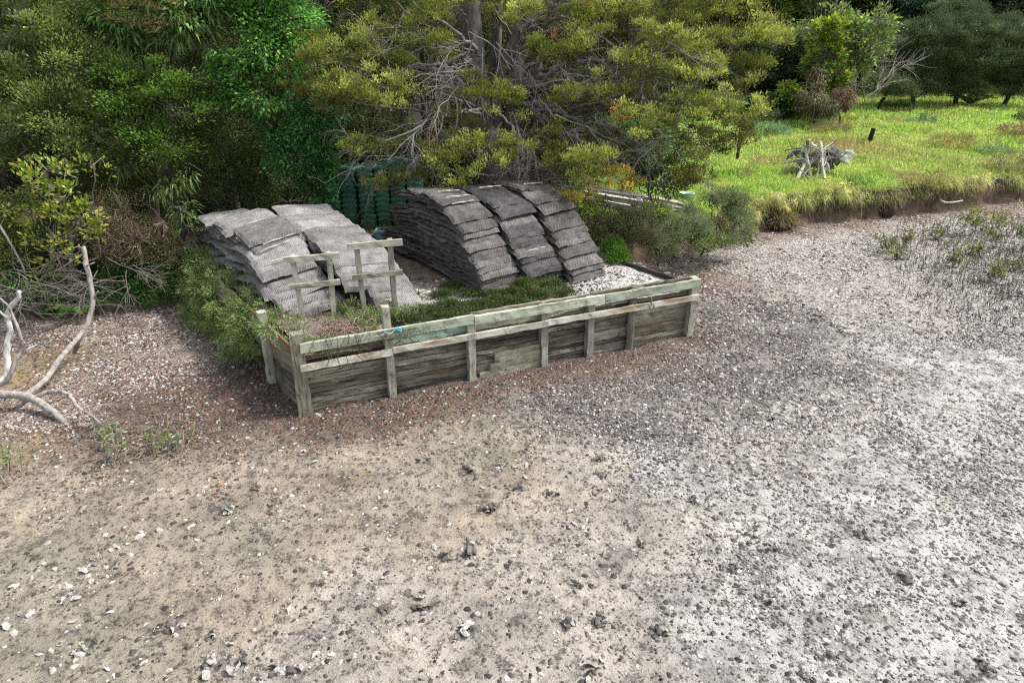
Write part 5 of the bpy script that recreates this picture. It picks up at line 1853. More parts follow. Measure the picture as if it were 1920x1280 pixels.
DY = float(DEB[1])
G2 = (.56, .53, .49)
HEAP = [((1508, 296), (1517, 262), .2, -.05, .055, 'thick upright grey post left of centre in the driftwood heap'), ((1492, 340), (1512, 295), -.5, .1, .06, 'pale sawn post leaning at the lower left of the driftwood heap'),
        ((1521, 338), (1508, 270), -.2, .1, .05, 'dark grey post standing left of centre behind the leaning pale post'), ((1538, 268), (1541, 300), .1, -.1, .045, 'white topped stub in the centre of the driftwood heap'),
        ((1545, 335), (1537, 266), -.4, .2, .055, 'broad central post with bleached top in the driftwood heap'), ((1494, 309), (1522, 339), -.6, -.5, .022, 'thin stick crossing low over the front of the driftwood heap'),
        ((1504, 333), (1524, 296), -.55, -.2, .02, 'thin stick leaning the other way across the front of the driftwood heap'), ((1528, 336), (1536, 311), -.5, -.4, .022, 'thin yellowish stick at the lower middle of the driftwood heap'),
        ((1545, 311), (1550, 295), -.5, -.4, .02, 'short pale peg against the netting of the driftwood heap'), ((1538, 284), (1562, 267), -.3, .0, .024, 'curved thin branch over the top of the netting'),
        ((1552, 322), (1550, 306), -.3, -.2, .04, 'short grey stub under the front of the netting'), ((1489, 303), (1502, 288), .0, .1, .03, 'grey log end at the left of the driftwood heap'),
        ((1520, 268), (1530, 275), .0, .0, .04, 'slanting bleached log end at the top of the driftwood heap'), ((1490, 291), (1512, 283), .2, .0, .04, 'dark log lying at the upper left of the driftwood heap')]
for (a, b, da, db, r, lab) in HEAP:
    pa = at(*a, DY + da)
    pb = at(*b, DY + db)
    c = G2 if 'pale' in lab or 'bleach' in lab or 'white' in lab else (.36, .34, .32)
    post_obj(lab, pa, pb, r, np.array(c) * rng.uniform(.85, 1.15))
mb = MB()
for k in range(120):
    p = at(rng.normal(1518, 20), rng.normal(297, 11), DY + rng.uniform(-.1, .7))
    a = rng.normal(0, 1, 3) * [1, .6, .6]
    pth = smoothpath([p - nrm(a) * .25, p + rng.normal(0, .05, 3), p + nrm(a) * .25], 4)
    tube(mb, pth, rng.uniform(.008, .02), 5, np.array((.3, .28, .25)) * rng.uniform(.5, 1.5))
for k in range(5):
    q = [at(1478 - k, 292 + k * 2, DY), at(1486, 284 + k * 2, DY + .1), at(1500, 283 + k, DY + .1), at(1510, 286 + k, DY + .2)]
    tube(mb, smoothpath(q, 5), .018, 6, (.1, .09, .08))
struct(mb.obj('brushwood', M['twig']), 'stuff', 'tangled grey sticks packed into the left of the driftwood heap', 'brushwood')
# mound of dark netting: draped over the heap
def drape(label, corners, Y0, sag, seed):
    a, b, c, d = [at(p[0], p[1], Y0 + p[2]) for p in corners]
    u, v = np.meshgrid(np.linspace(0, 1, 26), np.linspace(0, 1, 26))
    P = a * ((1 - u) * (1 - v))[..., None] + b * (u * (1 - v))[..., None] + c * (u * v)[..., None] + d * ((1 - u) * v)[..., None]
    P = P + np.stack([.02 * fbm(u * 5, v * 5, seed, 3), -sag * .5 * np.sin(PI * u) * np.sin(PI * v) + .035 * fbm(u * 3, v * 4, seed + 1, 3), .05 * fbm(u * 5 + 3, v * 4, seed + 2, 3)], -1)
    off = np.array([0, .05, -.01])
    n = P.reshape(-1, 3)
    V = np.concatenate([n, n + off])
    i = np.arange(25)[:, None] * 26
    j = np.arange(25)[None]
    q = np.stack([i + j, i + j + 1, i + 27 + j, i + 26 + j], -1).reshape(-1, 4)
    ring = np.concatenate([np.arange(26), np.arange(1, 26) * 26 + 25, 25 * 26 + np.arange(24, -1, -1), np.arange(24, 0, -1) * 26])
    r2 = np.roll(ring, -1)
    s = np.stack([ring, ring + 676, r2 + 676, r2], -1)
    me = new_mesh('netting', V, np.concatenate([q, q[:, ::-1] + 676, s]), M['net_mid'], None, True)
    return tag(link('netting', me), label, 'netting')


drape('grey plastic netting draped over the right side of the driftwood heap', [(1550, 281, .4), (1568, 273, .6), (1588, 291, .5), (1570, 311, .1)], DY, .25, 5)
drape('darker netting hanging in the middle of the driftwood heap', [(1527, 285, .35), (1552, 283, .45), (1566, 316, .25), (1530, 312, .15)], DY, .2, 8)
mb = MB()
box(mb, (0, 0, 0), (.34, .22, .2), (.66, .66, .63), .01, 6)
box(mb, (.19, 0, .03), (.06, .09, .09), (.6, .6, .56), .003, 1)
p = at(1588, 294, DY + .1)
o = mb.obj('plastic_container', M['plain'])
o.location = tuple(p)
o.rotation_euler = (.3, -.95, .3)
tag(o, 'white plastic container at the right end of the driftwood heap', 'container')
# things standing on the grass
p = on_land(1630, 268)
mb = MB()
tube(mb, [p - [0, 0, .1], p + [.01, 0, .22], p + [.04, 0, .50]], [.075, .08, .075], 10, (.022, .02, .02), .12)
tag(mb.obj('charred_post', M['bark']), 'short charred black post standing in the grass behind the driftwood heap', 'post')
p = on_land(1382, 300)
mb = MB()
tube(mb, [p - [0, 0, .1], p + [.0, 0, .3], p + [.01, 0, .72]], [.05, .052, .055], 10, (.05, .042, .035), .1)
tag(mb.obj('fence_post', M['bark']), 'dark weathered post in the grass right of the spreading tree', 'post')


def stick_obj(label, pts, r, col, name='driftwood_stick', cat='driftwood'):
    mb = MB()
    pth = smoothpath(pts, 5, .004)
    tube(mb, pth, np.linspace(r, r * .55, len(pth)), 7, col, .12)
    return tag(mb.obj(name, M['bark'], smooth=True), label, cat)


Yb = float(bank_y(np.array([11.0]))[0])
stick_obj('bleached curved driftwood stick caught on the lip of the bank at the right', [at(1757, 366, Yb + .5), at(1765, 377, Yb + .1), at(1780, 380, Yb - .05), at(1805, 376, Yb - .05)], .035, (.5, .48, .45))
stick_obj('dark hooked twig standing up from the grass at the lip of the bank', [at(1747, 338, Yb + .5), at(1746, 328, Yb + .5), at(1741, 322, Yb + .5), at(1736, 318, Yb + .5)], .02, (.12, .1, .09))
p = on_land(1857, 350)
stick_obj('short white stake in the grass near the right edge', [p, p + [.05, 0, .12], p + [.09, 0, .25]], .028, (.62, .6, .55), 'stake', 'stake')
stick_obj('thin pale root hanging straight down the eroded bank face', [at(1612, 362, 17.9), at(1614, 385, 17.75), at(1616, 410, 17.7)], .012, (.3, .27, .22), 'root', 'root')

# weedy hummocks in the grass
def hummock(label, px, py, r, pal, Ll=.09, Wl=.03, mat='leaf', h=.35, cat='weeds', name='weed_clump'):
    p = on_land(px, py)
    mb = MB()
    crown(mb, [(p + [0, 0, h * .4], (r, r * .8, h * .6)), (p + [r * .5, .1, h * .25], (r * .6, r * .6, h * .5)), (p + [-r * .5, .1, h * .25], (r * .6, r * .5, h * .45))], pal, dens=18, sub_r=.14, n_leaf=24, Ll=Ll, Wl=Wl, up=.7, gap=.1, seed=int(px))
    return tag(mb.obj(name, M[mat]), label, cat)


BL = [(.09, .15, .085), (.13, .2, .11), (.07, .12, .06)]
BRN = [(.14, .085, .055), (.18, .12, .07), (.1, .07, .045)]
DRY = [(.2, .17, .08), (.16, .14, .06), (.11, .12, .04)]
hummock('bluish weed patch on the grass left of the driftwood heap', 1440, 250, .75, BL)
hummock('small bluish weed clump on the grass near the vine covered stump', 1545, 222, .6, BL)
hummock('dark green weed clump in the middle of the far grass', 1680, 203, .6, [(.06, .12, .05), (.08, .14, .05)])
hummock('bluish weed clump right of the middle of the paddock', 1728, 232, .55, BL)
hummock('reddish brown dead weed patch just behind the driftwood heap', 1560, 247, .7, BRN, .08, .016)
hummock('dark brown bracken mound at the right edge of the grass', 1905, 255, .75, BRN, .09, .02, h=.5)
hummock('straw coloured hummock in the right of the paddock', 1780, 275, .8, DRY, .13, .014, 'grass', .4)
hummock('dry hummock just above the lip of the bank at the right', 1740, 350, .55, DRY, .13, .014, 'grass', .4)
hummock('grey brown scrubby hummock near the right edge above the bank', 1890, 320, .7, [(.13, .12, .07), (.1, .1, .05), (.16, .13, .08)], .08, .018, h=.5)
hummock('grey green weed clump right of the straw hummock', 1860, 292, .6, [(.1, .14, .07), (.13, .16, .08)], .08, .022, h=.3)
hummock('dark green bush at the right edge halfway up the paddock', 1915, 228, .35, DEEP, .08, .03, h=.5)
hummock('grey green bush at the right edge of the spreading tree crown', 1432, 233, .6, [(.08, .1, .05), (.1, .125, .065)], .08, .02, h=.6)
hummock('dark green weed clump on the bank lip left of the thin root', 1605, 352, .45, [(.06, .1, .03), (.09, .13, .04)], .08, .02, h=.3)
hummock('pinkish dry grass hummock beside the fence post', 1440, 312, .5, [(.24, .2, .11), (.2, .2, .08)], .14, .012, 'grass', .3)
c = on_land(1818, 200)
fern('spiky pale fern crown standing on the far grass', (c[0], c[1], c[2] + .1), 7, 1.3, ((.16, .2, .07), (.2, .2, .09)), 1.0)

DENSE = 1.8
GAIN = 1.35
# ------------------------------------------------------------------ trees behind the paddock
def far_tree(name, label, px, py, lobes, pal, Y, mat='leaf', group=None, **kw):
    b = on_land(px, py)
    bx = at(px, py, Y)
    base = gbase(bx[0], Y)
    return plant(name, label, 'tree', base, lobes, pal, mat, r0=kw.pop('r0', .14), group=group, **kw)


Y1 = 32.0
far_tree('dense_tree', 'dense very dark tree between the spreading tree and the sparse vine tree', 1450, 205,
         [lob(1440, 130, Y1, 1.7, 1.2, 1.4), lob(1470, 170, Y1 - .3, 1.5, 1.1, 1.1), lob(1420, 170, Y1, 1.3, 1, 1), lob(1490, 120, Y1 + .3, 1.0, .9, 1.1), lob(1440, 90, Y1 + .5, 1.3, 1, 1)],
         [(.035, .05, .025), (.045, .06, .03)], Y1, dens=4.5, sub_r=.3, n_leaf=60, Ll=.12, Wl=.06, gap=.2, seed=90)
far_tree('sparse_vine_tree', 'sparse grey twigged tree hung with light green leaves at the top right', 1560, 195,
         [lob(1555, 70, Y1 - 1, 1.3, 1, 1.2), lob(1600, 90, Y1 - 1, 1.4, 1, 1.4), lob(1540, 130, Y1 - 1.2, .9, .8, .9), lob(1620, 60, Y1 - .8, 1.1, 1, 1.1), lob(1585, 150, Y1 - 1, 1.1, .8, .9), lob(1640, 40, Y1 - .6, .9), lob(1500, 60, Y1 - .8, .6)],
         [(.12, .19, .05), (.16, .24, .06), (.1, .14, .06), (.15, .15, .08)], Y1 - 1, trunk_col=(.28, .26, .25), dens=4.5, sub_r=.26, n_leaf=20, Ll=.15, Wl=.1, gap=.58, seed=91, ntwig=420, r0=.11)
far_tree('sparse_vine_tree', 'bright leaved sapling climbing the front of the sparse vine tree', 1500, 190,
         [lob(1485, 180, Y1 - 2.6, .5, .4, .7), lob(1545, 110, Y1 - 2, .8, .5, .8), lob(1550, 60, Y1 - 2, .7, .5, .6), lob(1565, 140, Y1 - 2.2, .6, .5, .7)], LIME + [(.07, .15, .035)], Y1 - 2.4, 'leaf_glossy', dens=6, sub_r=.2, n_leaf=26, Ll=.16, Wl=.11, gap=.4, seed=92, r0=.06, ntwig=60)
mb = MB()
for k in range(22):
    b = at(rng.uniform(1490, 1640), rng.uniform(165, 195), Y1 - 1 + rng.uniform(-.5, .8))
    twigs(mb, b, (rng.normal(.3, .4), rng.normal(0, .2), 1.0), rng.uniform(1.4, 2.5), .022, 2, (.30, .27, .26), .4, .03)
for k in range(6):
    b = at(rng.uniform(1600, 1650), rng.uniform(120, 185), Y1 - 1.4)
    twigs(mb, b, (rng.normal(.7, .3), -.1, .7), rng.uniform(.9, 1.6), .02, 2, (.36, .31, .29), .4, .0)
struct(mb.obj('bare_scrub', M['twig']), 'stuff', 'bare grey scrub twigs round the sparse vine tree', 'scrub')
far_tree('vine_stump', 'brown vine smothered stump under the sparse tree', 1530, 205, [lob(1522, 188, Y1 - 3.2, .6, .5, .7), lob(1540, 202, Y1 - 3.4, .55, .5, .4), lob(1530, 150, Y1 - 2.6, .35, .4, .7)], [(.12, .095, .06), (.16, .135, .075), (.1, .115, .05), (.08, .07, .045)], Y1 - 3.2, dens=7, sub_r=.2, n_leaf=44, Ll=.11, Wl=.035, up=-.4, droop=.4, gap=.25, seed=93, r0=.06)
far_tree('vine_stump', 'small rounded brown stump right of the vine smothered stump', 1577, 200, [lob(1577, 190, Y1 - 3, .5, .45, .45), lob(1572, 180, Y1 - 3, .35)], [(.1, .06, .04), (.14, .09, .055)], Y1 - 3, dens=12, sub_r=.14, n_leaf=44, Ll=.09, Wl=.025, up=-.4, droop=.4, gap=.2, seed=94, r0=.05)
far_tree('leafy_clump', 'broad leaved dark plant at the foot of the very dark tree', 1450, 208, [lob(1445, 205, Y1 - 2, .9, .6, .35), lob(1470, 200, Y1 - 2, .6, .6, .35), lob(1425, 200, Y1 - 2, .6, .6, .35)], [(.04, .09, .035), (.06, .12, .045)], Y1 - 2, 'leaf_glossy', dens=9, sub_r=.2, n_leaf=14, Ll=.4, Wl=.11, up=.6, droop=.4, gap=.3, seed=95, r0=0)
KG = 'feathery dark trees along the right back edge of the paddock'
kt = [(1720, 165, [(1700, 130, 1.3, .7), (1735, 95, 1.4, .8), (1690, 90, 1.2, .7), (1720, 150, 1.0, .6), (1755, 60, 1.3, .7), (1715, 60, 1.0, .5), (1700, 168, .8, .45), (1745, 165, .9, .5)], 36.0, 'left feathery dark tree beside the sparse vine tree'),
      (1800, 165, [(1800, 60, 1.6, .8), (1770, 110, 1.3, .7), (1830, 110, 1.5, .8), (1800, 150, 1.1, .5), (1790, 25, 1.3, .7), (1840, 70, 1.2, .7), (1780, 168, .9, .45), (1830, 165, .9, .5)], 36.5, 'tallest feathery dark tree right of centre behind the paddock'),
      (1890, 160, [(1880, 60, 1.5, .8), (1900, 110, 1.5, .8), (1860, 130, 1.2, .6), (1930, 60, 1.5, .8), (1950, 120, 1.6, .9), (1895, 150, 1.0, .4), (1870, 165, .9, .45), (1915, 162, .9, .5)], 37.0, 'feathery dark tree at the right edge behind the paddock'),
      (1660, 170, [(1665, 160, .9, .5), (1650, 150, .8, .4), (1690, 170, .7, .4)], 34.5, 'low feathery bush at the foot of the sparse vine tree')]
for i, (px, py, lb, Y, lab) in enumerate(kt):
    far_tree('feathery_tree', lab, px, py, [(at(a, b, Y - .3), (r, r * .8, rz)) for a, b, r, rz in lb], KAN, Y, group=KG, trunk_col=(.05, .045, .04), dens=6.0, sub_r=.26, n_leaf=95, Ll=.10, Wl=.024, up=.7, flat=.6, tip=(.085, .115, .06), gap=.32, seed=100 + i, r0=.12)
# wood behind everything
fw = [(1420, 20, 40, 2.0, OLIVE), (1480, 40, 41, 2.0, OLIVE_D), (1520, 10, 42, 2.0, OLIVE), (1580, 10, 43, 2.1, OLIVE), (1640, 10, 42, 2.0, OLIVE_D), (1670, 50, 41, 1.8, [(.03, .055, .035), (.04, .07, .04)]), (1700, 20, 44, 2.2, [(.03, .055, .035), (.04, .065, .04)]), (1760, 10, 45, 2.3, FRESH),
      (1850, 5, 45, 2.4, [(.035, .06, .04), (.04, .07, .045)]), (1920, 20, 46, 2.4, KAN), (1980, 50, 42, 2.2, KAN), (1380, 80, 40, 2.0, DEEP), (1340, 20, 42, 2.2, OLIVE_D)]
wl = ['olive crowned tree behind the tip of the spreading tree', 'shaded olive tree in the wood above the very dark tree', 'olive topped tree in the wood behind the sparse vine tree', 'second olive topped tree behind the sparse vine tree', 'dark olive tree at the top behind the right of the sparse tree',
      'dark bluish leaved tree above the burnt looking twigs', 'second dark bluish leaved tree at the top right', 'bright green tree showing at the top above the feathery trees', 'dark tree at the top right above the tallest feathery tree', 'feathery tree in the top right corner', 'feathery tree just beyond the right edge', 'deep green tree seen through the right of the spreading crown', 'olive tree seen above the right of the spreading crown']
for i, ((px, py, Y, r, pal), lab) in enumerate(zip(fw, wl)):
    c = at(px, py, Y)
    b = gbase(c[0], Y)
    lb = [(c, (r, r * .7, r * .8))]
    for k in range(7):
        lb.append((np.array([c[0] + rng.uniform(-1.6, 1.6), Y + rng.uniform(-.5, .8), rng.uniform(b[2] + .8, c[2] + 1.8)]), (r * .8, r * .6, r * .6)))
    plant('wood_tree', lab, 'tree', b, lb, pal, r0=.16, ntwig=20, dens=2.2, sub_r=.36, n_leaf=60, Ll=.16, Wl=.085, gap=.28, seed=120 + i, top=b + [0, 0, c[2] - b[2] + 1])

# ------------------------------------------------------------------ mangroves on the right
MG = [(.13, .15, .035), (.17, .19, .05), (.09, .11, .03)]
mg = [(1662, 462, .17, 'low olive mangrove bush at the left end of the mangrove patch'), (1700, 452, .15, 'low mangrove bush second from the left of the patch'), (1808, 425, .26, 'tallest mangrove bush under the bank near the clod'), (1880, 420, .26, 'leafy mangrove bush under the bank at the right'),
      (1908, 452, .24, 'dark mangrove bush at the right edge of the photo'), (1788, 492, .12, 'small yellowish mangrove in the middle of the patch'), (1868, 520, .14, 'small mangrove low in the patch near the right edge'), (1755, 440, .12, 'thin mangrove between the leftmost pair and the tallest bush'), (1850, 440, .14, 'thin mangrove between the tallest bush and the right ones'), (1685, 478, .11, 'tiny mangrove in front of the leftmost pair'), (1830, 470, .12, 'small mangrove behind the middle of the patch'), (1905, 500, .13, 'small mangrove at the right edge in front of the dark bush')]
for i, (px, py, r, lab) in enumerate(mg):
    b = gp(px, py + r * 60, 0)
    b[2] = ground(b[0], b[1])
    h = r * 1.5
    lb = [(b + np.array([rng.normal(0, r * .6), rng.normal(0, r * .5), h + rng.normal(0, r * .5)]), (r * .8, r * .7, r * .6)) for _ in range(5)]
    plant('mangrove', lab, 'mangrove', b, lb, MG if i != 4 else [(.06, .09, .03), (.08, .11, .035)], 'leaf_glossy', r0=.018, dens=26, sub_r=.06, n_leaf=9, Ll=.06, Wl=.028, gap=.45, seed=140 + i, ntwig=16, trunk_col=(.2, .17, .14))
mb = MB()
k = 0
while k < 1700:
    px, py = rng.uniform(1600, 1960), rng.uniform(418, 660)
    w = np.clip((px - 1640 - (py - 450) * .35) / 170, 0, 1) * np.clip((650 - py) / 90, 0, 1)
    if rng.random() > w:
        continue
    p = gp(px, py)
    h = rng.uniform(.04, .14)
    p[2] = mud_z(p[0], p[1]) - .01
    tube(mb, [p, p + [rng.normal(0, .012), rng.normal(0, .012), h * .5], p + [rng.normal(0, .025), rng.normal(0, .02), h]], [.0065, .005, .003], 4, np.array((.06, .052, .045)) * rng.uniform(.6, 2.0), 0, False)
    k += 1
struct(mb.obj('mangrove_breathing_roots', M['twig']), 'stuff', 'upright breathing roots of the mangroves among the shells', 'roots')
mb = MB()
k = 0
while k < 420:
    px, py = rng.uniform(1600, 1960), rng.uniform(418, 600)
    w = np.clip((px - 1620 - (py - 450) * .5) / 120, 0, 1) * np.clip((590 - py) / 90, 0, 1)
    if rng.random() > w:
        continue
    p = gp(px, py)
    p[2] = mud_z(p[0], p[1]) - .01
    h = rng.uniform(.12, .36)
    e = p + [rng.normal(0, .05), rng.normal(0, .05), h]
    tube(mb, [p, (p + e) / 2 + rng.normal(0, .012, 3), e], [.005, .004, .002], 4, np.array((.14, .125, .10)) * rng.uniform(.6, 1.6), 0, False)
    n = int(rng.integers(3, 10))
    q = p + (e - p) * rng.uniform(.45, 1.05, (n, 1))
    V, Q = leaves(q, rand_dirs(n) + [0, 0, .6], rng.uniform(.03, .055, n), .02)
    mb.add(V, Q, None, leaf_cols(n, [(.15, .16, .06), (.19, .19, .085), (.12, .12, .06)], .2))
    k += 1
struct(mb.obj('mangrove_sprigs', M['leaf']), 'stuff', 'thin olive mangrove sprigs standing in a haze over the shells', 'mangrove')

# ------------------------------------------------------------------ driftwood limb on the left
DR = (.30, .275, .255)


def dpts(L_):
    return [at(a, b, Y) for a, b, Y in L_]


dl = thing('dead_limb', 'big grey dead limb on the left beach with one arm rising to a stub', 'driftwood', tuple(gp(40, 760)))
off = np.array(dl.location)
mb = MB()
tube(mb, smoothpath(dpts([(-60, 735, 8.0), (0, 738, 7.9), (60, 746, 7.8), (110, 780, 7.55), (138, 808, 7.4), (152, 828, 7.3)]), 6, .004), np.linspace(.06, .036, 31), 10, DR, .08)
mb.obj('main_limb', M['bark'], dl, True, off)
mb = MB()
tube(mb, smoothpath(dpts([(40, 748, 7.9), (85, 712, 8.3), (112, 672, 8.7), (140, 640, 9.1), (165, 605, 9.35), (173, 560, 9.5), (165, 510, 9.6), (155, 462, 9.7)]), 6, .004), np.linspace(.038, .036, 43), 9, np.array(DR) * .95, .1)
tube(mb, dpts([(173, 565, 9.5), (182, 548, 9.5), (185, 545, 9.5)]), [.02, .014, .006], 6, DR)
tube(mb, dpts([(150, 468, 9.7), (147, 458, 9.7)]), [.02, .01], 6, DR)
tube(mb, dpts([(160, 612, 9.3), (146, 640, 9.3), (139, 662, 9.25)]), [.05, .04, .03], 8, np.array(DR) * .7)
tube(mb, dpts([(158, 500, 9.6), (178, 492, 9.6)]), [.015, .006], 5, DR)
tube(mb, dpts([(135, 640, 9.0), (134, 625, 9.0)]), [.012, .006], 5, DR)
mb.obj('rising_arm', M['bark'], dl, True, off)
mb = MB()
tube(mb, smoothpath(dpts([(55, 748, 7.8), (95, 735, 7.8), (128, 738, 7.7), (145, 762, 7.5), (170, 778, 7.4), (195, 800, 7.3)]), 6, .004), np.linspace(.035, .012, 31), 7, DR, .1)
twigs(mb, at(140, 750, 7.6), (.8, -.2, -.1), .5, .008, 2, DR, .4)
twigs(mb, at(150, 765, 7.5), (.8, -.3, .15), .6, .008, 2, DR, .4)
twigs(mb, at(130, 815, 7.4), (.7, -.1, .0), .5, .012, 2, DR, .4)
mb.obj('side_branch', M['bark'], dl, True, off)
bl = thing('bleached_branch', 'bleached white forked branch standing at the left edge in front of the beach', 'driftwood', tuple(gp(15, 720)))
off = np.array(bl.location)
mb = MB()
WH = (.55, .53, .5)
tube(mb, smoothpath(dpts([(-25, 730, 8.0), (5, 712, 8.1), (14, 690, 8.2), (13, 645, 8.3), (20, 620, 8.35), (14, 590, 8.4), (22, 572, 8.4), (34, 560, 8.4), (36, 546, 8.4)]), 5, .004), np.linspace(.045, .025, 41), 8, WH, .1)
mb.obj('white_arm', M['bark'], bl, True, off)
mb = MB()
tube(mb, smoothpath(dpts([(-20, 725, 8.0), (10, 715, 8.0), (28, 680, 8.1), (40, 655, 8.2), (38, 630, 8.2), (24, 590, 8.3), (12, 570, 8.3), (-8, 552, 8.3)]), 5, .004), np.linspace(.035, .012, 36), 7, np.array(DR) * .8, .1)
tube(mb, dpts([(40, 662, 8.2), (58, 652, 8.2), (70, 646, 8.2)]), [.025, .018, .005], 6, WH)
tube(mb, dpts([(22, 600, 8.3), (6, 590, 8.3), (-10, 575, 8.3)]), [.018, .014, .01], 6, WH)
mb.obj('grey_arm', M['bark'], bl, True, off)
mb = MB()
for k in range(24):
    px = rng.uniform(-10, 60)
    twigs(mb, at(px, rng.uniform(520, 570), 10.2), (rng.normal(.2, .8), -.2, rng.normal(0, .4)), rng.uniform(.5, 1.1), .01, 2, (.16, .14, .13), .45)
for k in range(13):
    twigs(mb, at(rng.uniform(150, 260), rng.uniform(480, 560), 11.2), (rng.normal(0, .5), -.2, rng.normal(-.1, .5)), rng.uniform(.5, .9), .008, 2, (.2, .17, .16), .45)
struct(mb.obj('brushwood', M['twig']), 'stuff', 'grey dead brushwood under the shrubs along the left beach', 'brushwood')
stick_obj('thin straight dead pole leaning at the left edge below the olive tree', dpts([(-5, 415, 10.8), (25, 465, 10.7), (48, 512, 10.6)]), .02, (.33, .31, .3), 'dead_pole', 'driftwood')
# mangrove seedlings by the limb
sd_ = [(222, 862, .42, 'twiggy mangrove seedling with pale leaves by the fallen limb'), (290, 850, .36, 'mangrove seedling with one bright green shoot, right of the twiggy one'), (330, 845, .26, 'small grey leaved seedling furthest right by the fallen limb'), (195, 835, .3, 'yellowish seedling behind the twiggy one'), (15, 890, .36, 'grey leaved mangrove seedling at the left edge of the mud')]
for i, (px, py, h, lab) in enumerate(sd_):
    b = gp(px, py)
    b[2] = ground(b[0], b[1])
    t = thing('mangrove_seedling', lab, 'seedling', tuple(b), 0)
    mb = MB()
    lf = MB()
    for k in range(9):
        a = rng.uniform(0, 2 * PI)
        q = b + np.array([math.cos(a), math.sin(a), 0]) * rng.uniform(.0, .14)
        e = q + np.array([rng.normal(0, .08), rng.normal(0, .08), h * rng.uniform(.6, 1.1)])
        pth = smoothpath([q - [0, 0, .02], (q + e) / 2 + rng.normal(0, .02, 3), e], 4)
        tube(mb, pth, np.linspace(.007, .004, len(pth)), 5, np.array((.27, .235, .2)) * rng.uniform(.7, 1.2), 0, False)
        n = 12
        P = pth[rng.integers(len(pth) // 2, len(pth), n)]
        V, Q = leaves(P, rand_dirs(n) + [0, 0, .7], rng.uniform(.04, .075, n), .026, .1, .1)
        pal = [(.2, .23, .13), (.27, .29, .2)] if k % 4 else [(.16, .24, .04), (.2, .27, .06)]
        lf.add(V, Q, None, leaf_cols(n, pal, .15))
    mb.obj('stems', M['twig'], t, off=b)
    lf.obj('leaves', M['leaf'], t, off=b)
mb = MB()
for k in range(30):
    p = gp(rng.uniform(180, 350), rng.uniform(800, 870))
    twigs(mb, p + [0, 0, .03], (rng.normal(0, 1), rng.normal(0, .6), rng.uniform(0, .3)), rng.uniform(.2, .5), .006, 1, (.24, .2, .17), .4)
struct(mb.obj('twig_litter', M['twig']), 'stuff', 'fine dead twigs lying round the mangrove seedlings', 'twigs')

# ------------------------------------------------------------------ shells
def shell_mesh(seed, white=True):
    """one cupped oyster valve: ruffled teardrop with a thickness"""
    r = np.random.default_rng(seed)
    n, m_ = 16, 4
    th = np.linspace(0, 2 * PI, n, endpoint=False)
    rad = .5 * (1 + .22 * np.cos(th) + .10 * np.cos(2 * th + r.uniform(0, 6)) + .07 * np.cos(5 * th + r.uniform(0, 6))) * (1 + r.normal(0, .11, n))
    V, C_ = [], []
    for s_ in (1, 0):
        for k in range(m_ + 1):
            f = k / m_
            x = rad * np.cos(th) * f * 1.15
            y = rad * np.sin(th) * f * .78
            z = .24 * (1 - f ** 2) + .05 * np.sin(th * 4 + k) * f + r.normal(0, .02, n) - (.08 if s_ == 0 else 0) * (1 - f * .6)
            V.append(np.stack([x, y, z], -1))
            b = np.array((.46, .44, .415)) if white else np.array((.17, .155, .14))
            C_.append(np.tile(b * (1 - .25 * r.random((n, 1)) * (1 if k in (2, 3) else .4)), (1, 1)))
    V = np.concatenate(V)
    C_ = np.concatenate(C_)
    Q = []
    for s_ in (0, 1):
        for k in range(m_):
            for j in range(n):
                a = s_ * (m_ + 1) * n + k * n
                q = (a + j, a + n + j, a + n + (j + 1) % n, a + (j + 1) % n)
                Q.append(q if s_ == 0 else q[::-1])
    for j in range(n):
        a = m_ * n
        b = (2 * m_ + 1) * n
        Q.append((a + j, b + j, b + (j + 1) % n, a + (j + 1) % n))
    return V, np.array(Q), C_


SM = []
for i in range(6):
    V, Q, C_ = shell_mesh(500 + i, True)
    SM.append((new_mesh('oyster_shell', V, Q, M['shell'], C_, False), V, Q, C_))
DM = []
for i in range(4):
    V, Q, C_ = shell_mesh(600 + i, False)
    DM.append((None, V, Q, C_))


def shell_obj(x, y, s, label, group):
    o = link('oyster_shell', SM[int(rng.integers(6))][0])
    o.location = (x, y, ground(x, y) + s * rng.uniform(-.02, .1))
    o.rotation_euler = (rng.normal(0, .45) + (PI if rng.random() < .3 else 0), rng.normal(0, .45), rng.uniform(0, 2 * PI))
    k = rng.uniform(.75, 1.25)
    o.scale = (s * k, s * rng.uniform(.8, 1.2), s * rng.uniform(.8, 1.3))
    return tag(o, label, 'oyster shell', group)


